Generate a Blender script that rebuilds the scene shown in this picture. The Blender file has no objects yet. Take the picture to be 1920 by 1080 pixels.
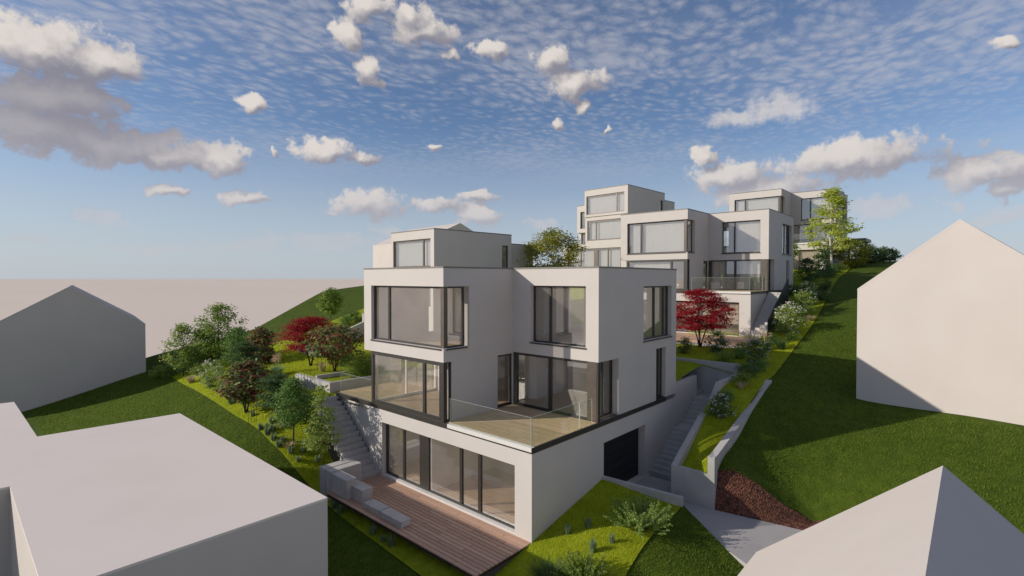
import bpy, bmesh, math, random
import numpy as np
from mathutils import Vector
from math import radians as R, pi, sin, cos

SC = bpy.context.scene
COL = SC.collection
SUN_DIR = Vector((1.2, -1.0, -0.63)).normalized()          # the way the light travels
SUN_EL = math.asin(-SUN_DIR.z)
SUN_ROT = math.atan2(-SUN_DIR.x, -SUN_DIR.y)

# ------------------------------------------------------------------ camera
cam_d = bpy.data.cameras.new('camera'); cam = bpy.data.objects.new('camera', cam_d); COL.objects.link(cam)
A = R(42.0); PITCH = math.atan(18/960)
fwd = Vector((cos(A)*cos(PITCH), sin(A)*cos(PITCH), -sin(PITCH)))
cam.location = (0, 0, 6.0)
cam.rotation_euler = fwd.to_track_quat('-Z', 'Y').to_euler()
cam_d.sensor_width = 36; cam_d.lens = 18.0
cam_d.clip_start = 0.1; cam_d.clip_end = 30000
SC.camera = cam

# ------------------------------------------------------------------ exposure
SC.view_settings.view_transform = 'Standard'; SC.view_settings.look = 'None'
SC.view_settings.gamma = 1; SC.view_settings.exposure = 0.0
SC.view_settings.use_curve_mapping = False
SC.cycles.max_bounces = 8; SC.cycles.transparent_max_bounces = 16
SC.cycles.diffuse_bounces = 5; SC.cycles.glossy_bounces = 3

# ------------------------------------------------------------------ sun
sun_d = bpy.data.lights.new('sun', 'SUN'); sun_d.energy = 4.2; sun_d.angle = R(0.5); sun_d.color = (1.0, 0.93, 0.83)
sun = bpy.data.objects.new('sun', sun_d); COL.objects.link(sun)
sun.rotation_euler = SUN_DIR.to_track_quat('-Z', 'Y').to_euler(); sun.location = (0, 40, 60)

# ------------------------------------------------------------------ world: sky with clouds
# every cloud: azimuth, elevation, half width, half height (radians), opacity
CLOUDS = [(1.482,0.323,0.1059,0.0352,1),(1.414,0.319,0.0624,0.0245,1),(1.472,0.257,0.0937,0.0342,0.25),(1.483,0.216,0.0947,0.0288,0.35),(1.391,0.205,0.0911,0.0298,0.35),(1.319,0.196,0.0432,0.0182,0.5),(1.247,0.200,0.0424,0.0276,0.8),(1.079,0.232,0.0458,0.0184,1),(1.016,0.226,0.0258,0.0113,1),(1.196,0.291,0.0265,0.0152,1),(1.005,0.372,0.0268,0.0257,1),(0.992,0.354,0.0193,0.0122,1),(1.045,0.424,0.0243,0.0227,1),(1.010,0.462,0.0381,0.0236,1),(0.912,0.445,0.0579,0.0246,1),(0.932,0.462,0.0297,0.0177,1),(0.779,0.417,0.0371,0.0120,0.9),(0.854,0.408,0.0153,0.0086,0.8),(0.661,0.399,0.0411,0.0208,1),(0.612,0.356,0.0651,0.0242,1),(0.587,0.317,0.0203,0.0092,1),(0.650,0.295,0.0144,0.0132,0.9),(0.549,0.272,0.0090,0.0103,0.8),(0.254,0.287,0.0456,0.0218,0.55),(0.314,0.273,0.0518,0.0131,0.45),(-0.029,0.319,0.0130,0.0087,0.8),(0.378,0.219,0.0219,0.0184,0.9),(0.338,0.184,0.0689,0.0240,0.9),(0.154,0.192,0.1201,0.0275,0.95),(-0.018,0.153,0.0723,0.0236,0.9),(-0.037,0.126,0.0267,0.0132,0.7),(0.279,0.152,0.0922,0.0255,0.65),(0.108,0.117,0.0492,0.0166,0.6),(0.022,0.110,0.0149,0.0078,0.6),(-0.024,0.090,0.0384,0.0127,0.6),(1.318,0.142,0.0332,0.0076,0.9),(1.212,0.138,0.0425,0.0108,0.9),(1.414,0.094,0.0314,0.0168,0.75),(1.011,0.141,0.0633,0.0234,0.85),(0.883,0.141,0.0487,0.0141,0.8),(0.800,0.158,0.0372,0.0101,0.7),(0.795,0.121,0.0579,0.0224,0.75),(0.671,0.103,0.0373,0.0123,0.6),(1.073,0.070,0.1106,0.0156,0.45),(1.204,0.056,0.0578,0.0111,0.35),(1.485,0.053,0.0416,0.0091,0.35),(0.877,0.250,0.0152,0.0057,0.8),(1.157,0.221,0.0078,0.0081,0.8),(0.978,0.095,0.0294,0.0080,0.4),(1.335,0.045,0.0849,0.0077,0.25)]

def build_world():
    w = bpy.data.worlds.new("World"); SC.world = w; w.use_nodes = True
    nt = w.node_tree; N = nt.nodes; L = nt.links
    for n in list(N): N.remove(n)
    def put(sock, v):
        if v is None: return
        if hasattr(v, 'links') or isinstance(v, bpy.types.NodeSocket): L.new(v, sock)
        else: sock.default_value = v
    def M(op, a, b=None, c=None, clamp=False):
        n = N.new('ShaderNodeMath'); n.operation = op; n.use_clamp = clamp
        put(n.inputs[0], a); put(n.inputs[1], b); put(n.inputs[2], c); return n.outputs[0]
    def V(op, a, b=None, c=None):
        n = N.new('ShaderNodeVectorMath'); n.operation = op
        put(n.inputs[0], a); put(n.inputs[1], b)
        if c is not None: put(n.inputs[2], c)
        return n.outputs['Value'] if op in ('LENGTH', 'DOT_PRODUCT') else n.outputs[0]
    def XYZ(x, y, z=0.0):
        n = N.new('ShaderNodeCombineXYZ'); put(n.inputs[0], x); put(n.inputs[1], y); put(n.inputs[2], z); return n.outputs[0]
    def NZ(vec, scale, detail=4, rough=0.55, dist=0.0, col=False):
        n = N.new('ShaderNodeTexNoise'); put(n.inputs['Vector'], vec); n.inputs['Scale'].default_value = scale
        n.inputs['Detail'].default_value = detail; n.inputs['Roughness'].default_value = rough; n.inputs['Distortion'].default_value = dist
        return n.outputs['Color'] if col else n.outputs[0]
    def SS(v, a, b, lo=0.0, hi=1.0):
        n = N.new('ShaderNodeMapRange'); n.interpolation_type = 'SMOOTHSTEP'
        put(n.inputs[0], v); n.inputs[1].default_value = a; n.inputs[2].default_value = b; n.inputs[3].default_value = lo; n.inputs[4].default_value = hi
        return n.outputs[0]
    def MIX(f, a, b):
        n = N.new('ShaderNodeMix'); n.data_type = 'RGBA'; put(n.inputs[0], f)
        for s, v in ((n.inputs[6], a), (n.inputs[7], b)):
            if isinstance(v, tuple): s.default_value = (*v, 1)
            else: L.new(v, s)
        return n.outputs[2]
    tc = N.new('ShaderNodeTexCoord').outputs['Generated']
    sep = N.new('ShaderNodeSeparateXYZ'); L.new(tc, sep.inputs[0])
    x, y, z = sep.outputs
    az = M('ARCTAN2', y, x); el = M('ARCSINE', z)
    # sky
    sky = N.new('ShaderNodeTexSky'); sky.sky_type = 'NISHITA'; sky.sun_disc = False
    sky.sun_elevation = SUN_EL; sky.sun_rotation = SUN_ROT; sky.altitude = 300; sky.air_density = 1.0; sky.dust_density = 0.6; sky.ozone_density = 2.0
    # keep the glow round the sun from washing out the shade, cool the hue a little
    base = V('MULTIPLY', V('MINIMUM', sky.outputs[0], (9.0, 8.8, 8.6)), (0.90, 0.965, 1.12))
    base = MIX(SS(el, 0.0, 0.30, 0.80, 0.0), base, (5.2, 5.8, 6.6))
    K = 1.0
    # thin high cloud flakes, laid out on a plane high above the ground
    zc = M('MAXIMUM', z, 0.03)
    px = M('DIVIDE', x, zc); py = M('DIVIDE', y, zc)
    pl = XYZ(px, py)
    rot = N.new('ShaderNodeMapping'); rot.inputs['Rotation'].default_value = (0, 0, R(-28)); rot.inputs['Scale'].default_value = (1.0, 1.35, 1)
    L.new(pl, rot.inputs[0]); plr = rot.outputs[0]
    wob = V('SUBTRACT', NZ(plr, 1.4, 2, col=True), (0.5, 0.5, 0.5))
    plw = V('MULTIPLY_ADD', wob, (0.32, 0.32, 0), plr)
    vo = N.new('ShaderNodeTexVoronoi'); vo.feature = 'SMOOTH_F1'; vo.inputs['Scale'].default_value = 13.0; vo.inputs['Smoothness'].default_value = 0.6
    L.new(plw, vo.inputs['Vector'])
    fl2 = NZ(plw, 22.0, 4, 0.68)
    patch = NZ(pl, 0.55, 3, 0.5)
    th = M('SUBTRACT', M('MULTIPLY_ADD', fl2, 0.7, M('MULTIPLY_ADD', patch, 1.5, -0.36)), M('MULTIPLY', vo.outputs['Distance'], 0.62))
    cir = SS(th, 0.14, 0.90)
    cir = M('MULTIPLY', cir, SS(el, 0.12, 0.33))
    cir = M('MULTIPLY', cir, 0.49)
    veil = M('MULTIPLY', SS(patch, 0.35, 0.75), M('MULTIPLY', SS(el, 0.08, 0.3), 0.16))
    cir = M('MAXIMUM', cir, veil)
    col = MIX(cir, base, (6.2*K, 6.0*K, 6.2*K))
    # cumulus
    q0 = XYZ(az, el)
    big = V('SUBTRACT', NZ(tc, 9.0, 3, 0.6, col=True), (0.5, 0.5, 0.5))
    fine = V('SUBTRACT', NZ(tc, 36.0, 2, 0.6, col=True), (0.5, 0.5, 0.5))
    q = V('MULTIPLY_ADD', big, (0.07, 0.04, 0), q0)
    q = V('MULTIPLY_ADD', fine, (0.036, 0.024, 0), q)
    faint = [c for c in CLOUDS if c[4] <= 0.6 and not 1.25 < c[0] < 1.5 or c[1] < 0.1]
    full = [c for c in CLOUDS if c not in faint]
    def field(p, sx, sy, cl=full):
        acc = None
        for a, e, rx, ry, b in cl:
            rx *= 1.42; ry *= 1.5
            d = V('LENGTH', V('MULTIPLY_ADD', p, (1/rx, 1/ry, 0), (-a/rx + sx, -e/ry + sy, 0)))
            acc = d if acc is None else M('SMOOTH_MIN', acc, d, 0.2)
        return M('SUBTRACT', 1.0, acc)
    d0 = field(q, 0.0, 0.0)
    d1 = field(q, 0.30, 0.55)                               # the same clouds pushed away from the sun
    lump = NZ(tc, 24.0, 5, 0.64)
    lump2 = NZ(tc, 80.0, 2, 0.6)
    d0n = M('ADD', M('MULTIPLY_ADD', lump, 1.5, -0.78), d0)
    d0n = M('ADD', M('MULTIPLY_ADD', lump2, 0.5, -0.25), d0n)
    alpha = SS(d0n, 0.10, 0.48)
    df = M('ADD', field(q, 0.0, 0.0, faint), M('MULTIPLY_ADD', lump, 1.3, -0.68))
    df = M('ADD', df, M('MULTIPLY_ADD', lump2, 0.7, -0.35))
    af = M('MULTIPLY', SS(df, 0.0, 0.75), 0.66)
    alpha = M('MAXIMUM', alpha, af)
    # opacity of the fainter far clouds falls with elevation
    alpha = M('MULTIPLY', alpha, SS(el, 0.02, 0.16, 0.55, 0.98))
    lit = M('SUBTRACT', d0, d1)
    lit = M('ADD', lit, M('MULTIPLY_ADD', lump, 1.2, -0.6))
    lit = M('MAXIMUM', SS(lit, -0.32, 0.66), M('MULTIPLY', SS(af, 0.0, 0.3), M('MULTIPLY_ADD', lump, 0.9, 0.28)))
    # the heavy bank to the left lies in the shade of the cloud above it
    hv = V('LENGTH', V('MULTIPLY_ADD', q, (1/0.22, 1/0.065, 0), (-1.47/0.22, -0.236/0.065, 0)))
    heavy = SS(hv, 0.55, 1.25, 1.0, 0.0)
    lit = M('MULTIPLY', lit, M('MULTIPLY_ADD', heavy, -0.75, 1.0))
    ccol = MIX(lit, (2.7*K, 2.65*K, 3.2*K), (7.9*K, 7.3*K, 6.8*K))
    fade = SS(el, 0.0, 0.28, 0.1, 1.0)
    ccol = MIX(fade, (5.6*K, 5.5*K, 6.0*K), ccol)
    col = MIX(alpha, col, ccol)
    bg = N.new('ShaderNodeBackground'); L.new(col, bg.inputs[0]); bg.inputs[1].default_value = 0.095
    out = N.new('ShaderNodeOutputWorld'); L.new(bg.outputs[0], out.inputs[0])
    w.cycles.sampling_method = 'MANUAL'; w.cycles.sample_map_resolution = 512
build_world()

# ------------------------------------------------------------------ materials
MATS = {}
def newmat(name):
    m = bpy.data.materials.new(name); m.use_nodes = True
    b = m.node_tree.nodes['Principled BSDF']; MATS[name] = m
    return m, m.node_tree.nodes, m.node_tree.links, b

def noise_mat(name, c1, c2, scale=3.0, rough=0.8, bump=0.0, bscale=40.0, detail=5, spec=0.3, metal=0.0, c3=None, scale3=0.3):
    m, N, L, b = newmat(name)
    tc = N.new('ShaderNodeTexCoord')
    nz = N.new('ShaderNodeTexNoise'); nz.inputs['Scale'].default_value = scale; nz.inputs['Detail'].default_value = detail
    L.new(tc.outputs['Object'], nz.inputs['Vector'])
    cr = N.new('ShaderNodeValToRGB'); cr.color_ramp.elements[0].position = 0.3; cr.color_ramp.elements[1].position = 0.7
    cr.color_ramp.elements[0].color = (*c1, 1); cr.color_ramp.elements[1].color = (*c2, 1)
    L.new(nz.outputs[0], cr.inputs[0]); colour = cr.outputs[0]
    if c3:
        n3 = N.new('ShaderNodeTexNoise'); n3.inputs['Scale'].default_value = scale3; n3.inputs['Detail'].default_value = 3
        L.new(tc.outputs['Object'], n3.inputs['Vector'])
        mr = N.new('ShaderNodeMapRange'); mr.inputs[1].default_value = 0.42; mr.inputs[2].default_value = 0.68; mr.inputs[4].default_value = 0.6
        L.new(n3.outputs[0], mr.inputs[0])
        mx = N.new('ShaderNodeMix'); mx.data_type = 'RGBA'; L.new(mr.outputs[0], mx.inputs[0]); L.new(colour, mx.inputs[6]); mx.inputs[7].default_value = (*c3, 1)
        colour = mx.outputs[2]
    L.new(colour, b.inputs['Base Color'])
    b.inputs['Roughness'].default_value = rough; b.inputs['Specular IOR Level'].default_value = spec; b.inputs['Metallic'].default_value = metal
    if bump:
        n2 = N.new('ShaderNodeTexNoise'); n2.inputs['Scale'].default_value = bscale; n2.inputs['Detail'].default_value = 4
        L.new(tc.outputs['Object'], n2.inputs['Vector'])
        bp = N.new('ShaderNodeBump'); bp.inputs['Strength'].default_value = bump; bp.inputs['Distance'].default_value = 0.05
        L.new(n2.outputs[0], bp.inputs['Height']); L.new(bp.outputs[0], b.inputs['Normal'])
    return m

plaster = noise_mat('plaster', (0.545, 0.50, 0.46), (0.57, 0.525, 0.485), 0.8, 0.85, 0.05, 60, spec=0.2)
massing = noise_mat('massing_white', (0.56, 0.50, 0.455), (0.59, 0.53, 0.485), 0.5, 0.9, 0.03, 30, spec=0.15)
sunlit_roof = noise_mat('massing_sunlit_roof', (0.74, 0.645, 0.58), (0.78, 0.68, 0.615), 0.4, 0.9, 0.03, 30, spec=0.15)  # lighter copy of the wall colour; sun on the flat roof painted in
interior = noise_mat('interior_white', (0.86, 0.82, 0.77), (0.89, 0.85, 0.80), 1.0, 0.9, spec=0.1)
blindm = noise_mat('beige_blind', (0.52, 0.45, 0.38), (0.55, 0.48, 0.41), 2.0, 0.9, spec=0.1)
dark = noise_mat('dark_bronze', (0.030, 0.026, 0.022), (0.042, 0.036, 0.030), 8, 0.42, spec=0.5)
bronze = noise_mat('bronze_panel', (0.10, 0.082, 0.065), (0.13, 0.108, 0.088), 5, 0.38, spec=0.5, metal=0.4)
capm = noise_mat('roof_cap', (0.16, 0.145, 0.13), (0.20, 0.18, 0.165), 4, 0.5, spec=0.4)
black = noise_mat('black_door', (0.010, 0.010, 0.012), (0.016, 0.016, 0.018), 4, 0.5, spec=0.4)
concrete = noise_mat('concrete', (0.42, 0.395, 0.38), (0.49, 0.465, 0.445), 2.2, 0.85, 0.10, 35, spec=0.2, c3=(0.37, 0.35, 0.335), scale3=0.8)
stone = noise_mat('stone_block', (0.47, 0.445, 0.425), (0.56, 0.53, 0.51), 5.0, 0.85, 0.2, 28, spec=0.2, c3=(0.43, 0.405, 0.39), scale3=1.5)
asphalt = noise_mat('driveway_concrete', (0.37, 0.35, 0.34), (0.43, 0.405, 0.39), 1.2, 0.85, 0.08, 60, spec=0.2, c3=(0.40, 0.38, 0.37), scale3=0.5)
roofing = noise_mat('flat_roof', (0.40, 0.38, 0.36), (0.48, 0.46, 0.44), 3, 0.9, 0.2, 60)
ledge = noise_mat('light_ledge', (0.62, 0.59, 0.55), (0.68, 0.65, 0.61), 6, 0.6)
bark = noise_mat('bark', (0.07, 0.052, 0.04), (0.13, 0.10, 0.08), 12, 0.9, 0.4, 40)
darkbark = noise_mat('dark_bark', (0.03, 0.022, 0.018), (0.06, 0.045, 0.036), 12, 0.9, 0.4, 40)
palebark = noise_mat('pale_bark', (0.42, 0.38, 0.33), (0.55, 0.51, 0.46), 9, 0.85, 0.3, 40)
rust = noise_mat('rusty_steel', (0.055, 0.028, 0.018), (0.10, 0.045, 0.028), 20, 0.8)
plain = noise_mat('pale_plain', (0.73, 0.61, 0.515), (0.77, 0.645, 0.545), 0.002, 0.95, spec=0.05)
skirt = noise_mat('earth', (0.10, 0.07, 0.05), (0.15, 0.11, 0.08), 1, 0.95)

def grass_mat(name, a, b_, c, fine=26.0):
    m, N, L, b = newmat(name)
    geo = N.new('ShaderNodeNewGeometry')
    def nz(s, d=4):
        n = N.new('ShaderNodeTexNoise'); n.inputs['Scale'].default_value = s; n.inputs['Detail'].default_value = d
        L.new(geo.outputs['Position'], n.inputs['Vector']); return n.outputs[0]
    f1 = nz(fine, 4); f2 = nz(2.2, 4); f3 = nz(0.35, 3)
    cr = N.new('ShaderNodeValToRGB'); e = cr.color_ramp.elements
    e[0].position = 0.30; e[0].color = (*a, 1); e[1].position = 0.72; e[1].color = (*c, 1)
    k = e.new(0.5); k.color = (*b_, 1)
    s = N.new('ShaderNodeMath'); s.operation = 'MULTIPLY_ADD'; L.new(f2, s.inputs[0]); s.inputs[1].default_value = 0.45
    s2 = N.new('ShaderNodeMath'); s2.operation = 'MULTIPLY_ADD'; L.new(f1, s2.inputs[0]); s2.inputs[1].default_value = 0.45
    L.new(s2.outputs[0], s.inputs[2])
    s3 = N.new('ShaderNodeMath'); s3.operation = 'MULTIPLY'; L.new(f3, s3.inputs[0]); s3.inputs[1].default_value = 0.12
    L.new(s3.outputs[0], s2.inputs[2])
    L.new(s.outputs[0], cr.inputs[0]); L.new(cr.outputs[0], b.inputs['Base Color'])
    b.inputs['Roughness'].default_value = 0.9; b.inputs['Specular IOR Level'].default_value = 0.1
    bp = N.new('ShaderNodeBump'); bp.inputs['Strength'].default_value = 0.55; bp.inputs['Distance'].default_value = 0.08
    L.new(f1, bp.inputs['Height']); L.new(bp.outputs[0], b.inputs['Normal'])
    return m
grass_far = grass_mat('meadow_grass', (0.032, 0.055, 0.006), (0.060, 0.092, 0.009), (0.105, 0.140, 0.015))
grass_lawn = grass_mat('lawn_grass', (0.13, 0.17, 0.006), (0.24, 0.28, 0.010), (0.38, 0.41, 0.03))

def mulch_mat():
    m, N, L, b = newmat('bark_mulch')
    geo = N.new('ShaderNodeNewGeometry')
    v = N.new('ShaderNodeTexVoronoi'); v.inputs['Scale'].default_value = 16; L.new(geo.outputs['Position'], v.inputs['Vector'])
    cr = N.new('ShaderNodeValToRGB'); e = cr.color_ramp.elements
    e[0].color = (0.04, 0.012, 0.007, 1); e[1].color = (0.22, 0.078, 0.045, 1)
    sp = N.new('ShaderNodeSeparateColor'); L.new(v.outputs['Color'], sp.inputs[0]); L.new(sp.outputs[0], cr.inputs[0])
    L.new(cr.outputs[0], b.inputs['Base Color']); b.inputs['Roughness'].default_value = 0.9
    bp = N.new('ShaderNodeBump'); bp.inputs['Strength'].default_value = 0.9; bp.inputs['Distance'].default_value = 0.05
    L.new(v.outputs['Distance'], bp.inputs['Height']); L.new(bp.outputs[0], b.inputs['Normal'])
    return m
mulch = mulch_mat()

def wood_mat(name, a, b_, rough=0.65):
    m, N, L, b = newmat(name)
    geo = N.new('ShaderNodeNewGeometry')
    tc = N.new('ShaderNodeTexCoord'); mp = N.new('ShaderNodeMapping'); mp.inputs['Scale'].default_value = (14, 0.8, 14)
    L.new(tc.outputs['Object'], mp.inputs[0])
    nz = N.new('ShaderNodeTexNoise'); nz.inputs['Scale'].default_value = 2.0; nz.inputs['Detail'].default_value = 5; L.new(mp.outputs[0], nz.inputs['Vector'])
    ad = N.new('ShaderNodeMath'); ad.operation = 'MULTIPLY_ADD'; L.new(geo.outputs['Random Per Island'], ad.inputs[0]); ad.inputs[1].default_value = 0.5
    mu = N.new('ShaderNodeMath'); mu.operation = 'MULTIPLY'; L.new(nz.outputs[0], mu.inputs[0]); mu.inputs[1].default_value = 0.5; L.new(mu.outputs[0], ad.inputs[2])
    cr = N.new('ShaderNodeValToRGB'); cr.color_ramp.elements[0].position = 0.15; cr.color_ramp.elements[1].position = 0.85
    cr.color_ramp.elements[0].color = (*a, 1); cr.color_ramp.elements[1].color = (*b_, 1)
    L.new(ad.outputs[0], cr.inputs[0]); L.new(cr.outputs[0], b.inputs['Base Color']); b.inputs['Roughness'].default_value = rough
    b.inputs['Specular IOR Level'].default_value = 0.25
    return m
deckwood = wood_mat('deck_wood', (0.39, 0.235, 0.165), (0.56, 0.36, 0.26))
terracewood = wood_mat('terrace_wood', (0.47, 0.335, 0.195), (0.60, 0.44, 0.27))
floorwood = wood_mat('parquet', (0.50, 0.34, 0.19), (0.60, 0.43, 0.26), 0.45)

def glass_mat(name, tint, f0, rough=0.0, bright_veil=0.0):
    m, N, L, b = newmat(name); N.remove(b)
    out = [n for n in N if n.type == 'OUTPUT_MATERIAL'][0]
    geo = N.new('ShaderNodeNewGeometry'); dt = N.new('ShaderNodeVectorMath'); dt.operation = 'DOT_PRODUCT'
    L.new(geo.outputs['Normal'], dt.inputs[0]); L.new(geo.outputs['Incoming'], dt.inputs[1])
    def M(op, a, b_):
        n = N.new('ShaderNodeMath'); n.operation = op; n.use_clamp = op == 'ADD'
        for k, v in ((0, a), (1, b_)):
            if isinstance(v, (int, float)): n.inputs[k].default_value = v
            elif v is not None: L.new(v, n.inputs[k])
        return n.outputs[0]
    fres = M('ADD', M('MULTIPLY', M('POWER', M('SUBTRACT', 1.0, M('ABSOLUTE', dt.outputs['Value'], None)), 5.0), 1-f0), f0)
    tr = N.new('ShaderNodeBsdfTransparent'); tr.inputs[0].default_value = (*tint, 1)
    gl = N.new('ShaderNodeBsdfGlossy'); gl.inputs['Roughness'].default_value = rough; gl.inputs[0].default_value = (0.95, 0.96, 1, 1)
    body = tr
    if bright_veil:  # pale diffuse veil brightens the panes, standing in for lit rooms and reflections
        df = N.new('ShaderNodeBsdfDiffuse'); df.inputs[0].default_value = (0.84, 0.77, 0.67, 1)
        nz = N.new('ShaderNodeTexNoise'); nz.inputs['Scale'].default_value = 0.9; nz.inputs['Detail'].default_value = 4; tc = N.new('ShaderNodeTexCoord'); L.new(tc.outputs['Object'], nz.inputs['Vector'])
        mr = N.new('ShaderNodeMapRange'); mr.inputs[1].default_value = 0.3; mr.inputs[2].default_value = 0.7; mr.inputs[3].default_value = bright_veil*.75; mr.inputs[4].default_value = bright_veil*1.25; L.new(nz.outputs[0], mr.inputs[0])
        body = N.new('ShaderNodeMixShader'); L.new(mr.outputs[0], body.inputs[0]); L.new(tr.outputs[0], body.inputs[1]); L.new(df.outputs[0], body.inputs[2])
    mx = N.new('ShaderNodeMixShader'); L.new(fres, mx.inputs[0]); L.new(body.outputs[0], mx.inputs[1]); L.new(gl.outputs[0], mx.inputs[2])
    L.new(mx.outputs[0], out.inputs[0]); return m
glass = glass_mat('window_glass', (0.985, 0.98, 0.965), 0.15, 0.0, 0.065)
railglass = glass_mat('rail_glass', (0.93, 0.95, 0.92), 0.05, 0.0, 0.02)
edgeglass = noise_mat('glass_edge', (0.42, 0.46, 0.43), (0.48, 0.52, 0.49), 5, 0.3)

def leaf_mat(name, cols, trans=0.35):
    m, N, L, b = newmat(name)
    out = [n for n in N if n.type == 'OUTPUT_MATERIAL'][0]
    geo = N.new('ShaderNodeNewGeometry'); cr = N.new('ShaderNodeValToRGB'); cr.color_ramp.interpolation = 'LINEAR'
    e = cr.color_ramp.elements; e[0].color = (*cols[0], 1); e[1].color = (*cols[-1], 1)
    for i, c in enumerate(cols[1:-1]):
        k = e.new((i+1)/(len(cols)-1)); k.color = (*c, 1)
    L.new(geo.outputs['Random Per Island'], cr.inputs[0]); L.new(cr.outputs[0], b.inputs['Base Color'])
    b.inputs['Roughness'].default_value = 0.6; b.inputs['Specular IOR Level'].default_value = 0.25
    tl = N.new('ShaderNodeBsdfTranslucent'); L.new(cr.outputs[0], tl.inputs[0])
    mx = N.new('ShaderNodeMixShader'); mx.inputs[0].default_value = trans
    L.new(b.outputs[0], mx.inputs[1]); L.new(tl.outputs[0], mx.inputs[2]); L.new(mx.outputs[0], out.inputs[0])
    return m
sheer = leaf_mat('sheer_curtain', [(0.80, 0.78, 0.74), (0.84, 0.82, 0.78)], 0.4)
LF = dict(
    green=leaf_mat('leaf_green', [(0.14, 0.21, 0.035), (0.23, 0.33, 0.06), (0.33, 0.43, 0.09)], 0.55),
    light=leaf_mat('leaf_light_green', [(0.22, 0.30, 0.06), (0.34, 0.44, 0.10), (0.44, 0.52, 0.14)], 0.55),
    dark=leaf_mat('leaf_dark_green', [(0.06, 0.11, 0.038), (0.11, 0.18, 0.06), (0.16, 0.24, 0.08)], 0.45),
    blue=leaf_mat('leaf_blue_green', [(0.10, 0.24, 0.12), (0.15, 0.32, 0.17), (0.20, 0.38, 0.21)], 0.45),
    conifer=leaf_mat('leaf_conifer', [(0.11, 0.21, 0.05), (0.18, 0.31, 0.08), (0.26, 0.40, 0.11)], 0.5),
    red=leaf_mat('leaf_red', [(0.20, 0.008, 0.014), (0.35, 0.013, 0.022), (0.52, 0.03, 0.036)], 0.42),
    smoke=leaf_mat('leaf_dark_red', [(0.09, 0.14, 0.04), (0.17, 0.24, 0.07), (0.28, 0.34, 0.11), (0.20, 0.06, 0.05), (0.36, 0.08, 0.065)], 0.45),
    lime=leaf_mat('leaf_lime', [(0.38, 0.44, 0.06), (0.52, 0.58, 0.09), (0.64, 0.68, 0.13)], 0.55),
    olive=leaf_mat('leaf_olive', [(0.15, 0.17, 0.02), (0.32, 0.32, 0.04), (0.50, 0.46, 0.06)], 0.5),
    lavender=leaf_mat('leaf_lavender', [(0.18, 0.25, 0.14), (0.25, 0.33, 0.19), (0.32, 0.40, 0.24)], 0.45),
    dry=leaf_mat('leaf_straw', [(0.46, 0.37, 0.20), (0.58, 0.48, 0.28), (0.66, 0.56, 0.34)], 0.4),
    plume=leaf_mat('plume', [(0.54, 0.40, 0.25), (0.66, 0.50, 0.32), (0.74, 0.58, 0.40)], 0.4),
    white=leaf_mat('blossom_white', [(0.66, 0.62, 0.57), (0.76, 0.72, 0.66), (0.82, 0.78, 0.72)], 0.3),
    juniper=leaf_mat('leaf_juniper', [(0.20, 0.31, 0.07), (0.31, 0.44, 0.11), (0.42, 0.54, 0.15)], 0.5),
)

# ------------------------------------------------------------------ helpers
def tag(o, label=None, cat=None, group=None, kind=None):
    if label: o['label'] = label
    if cat: o['category'] = cat
    if group: o['group'] = group
    if kind: o['kind'] = kind
    return o

def empty(name, loc=(0, 0, 0), rz=0.0, label=None, cat=None, group=None):
    o = bpy.data.objects.new(name, None); COL.objects.link(o); o.location = loc; o.rotation_euler = (0, 0, rz)
    o.empty_display_size = 0.3
    return tag(o, label, cat, group)

def np_obj(name, verts, faces, mat, parent=None, loc=(0, 0, 0), smooth=False):
    me = bpy.data.meshes.new(name)
    verts = np.asarray(verts, dtype=np.float32); faces = np.asarray(faces, dtype=np.int32)
    n, k = faces.shape
    me.vertices.add(len(verts)); me.vertices.foreach_set('co', verts.ravel())
    me.loops.add(n*k); me.loops.foreach_set('vertex_index', faces.ravel())
    me.polygons.add(n); me.polygons.foreach_set('loop_start', np.arange(0, n*k, k, dtype=np.int32))
    me.update(calc_edges=True); me.validate()
    me.materials.append(mat)
    if smooth: me.polygons.foreach_set('use_smooth', [True]*n)
    o = bpy.data.objects.new(name, me); COL.objects.link(o); o.location = loc
    if parent: o.parent = parent
    return o

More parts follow.
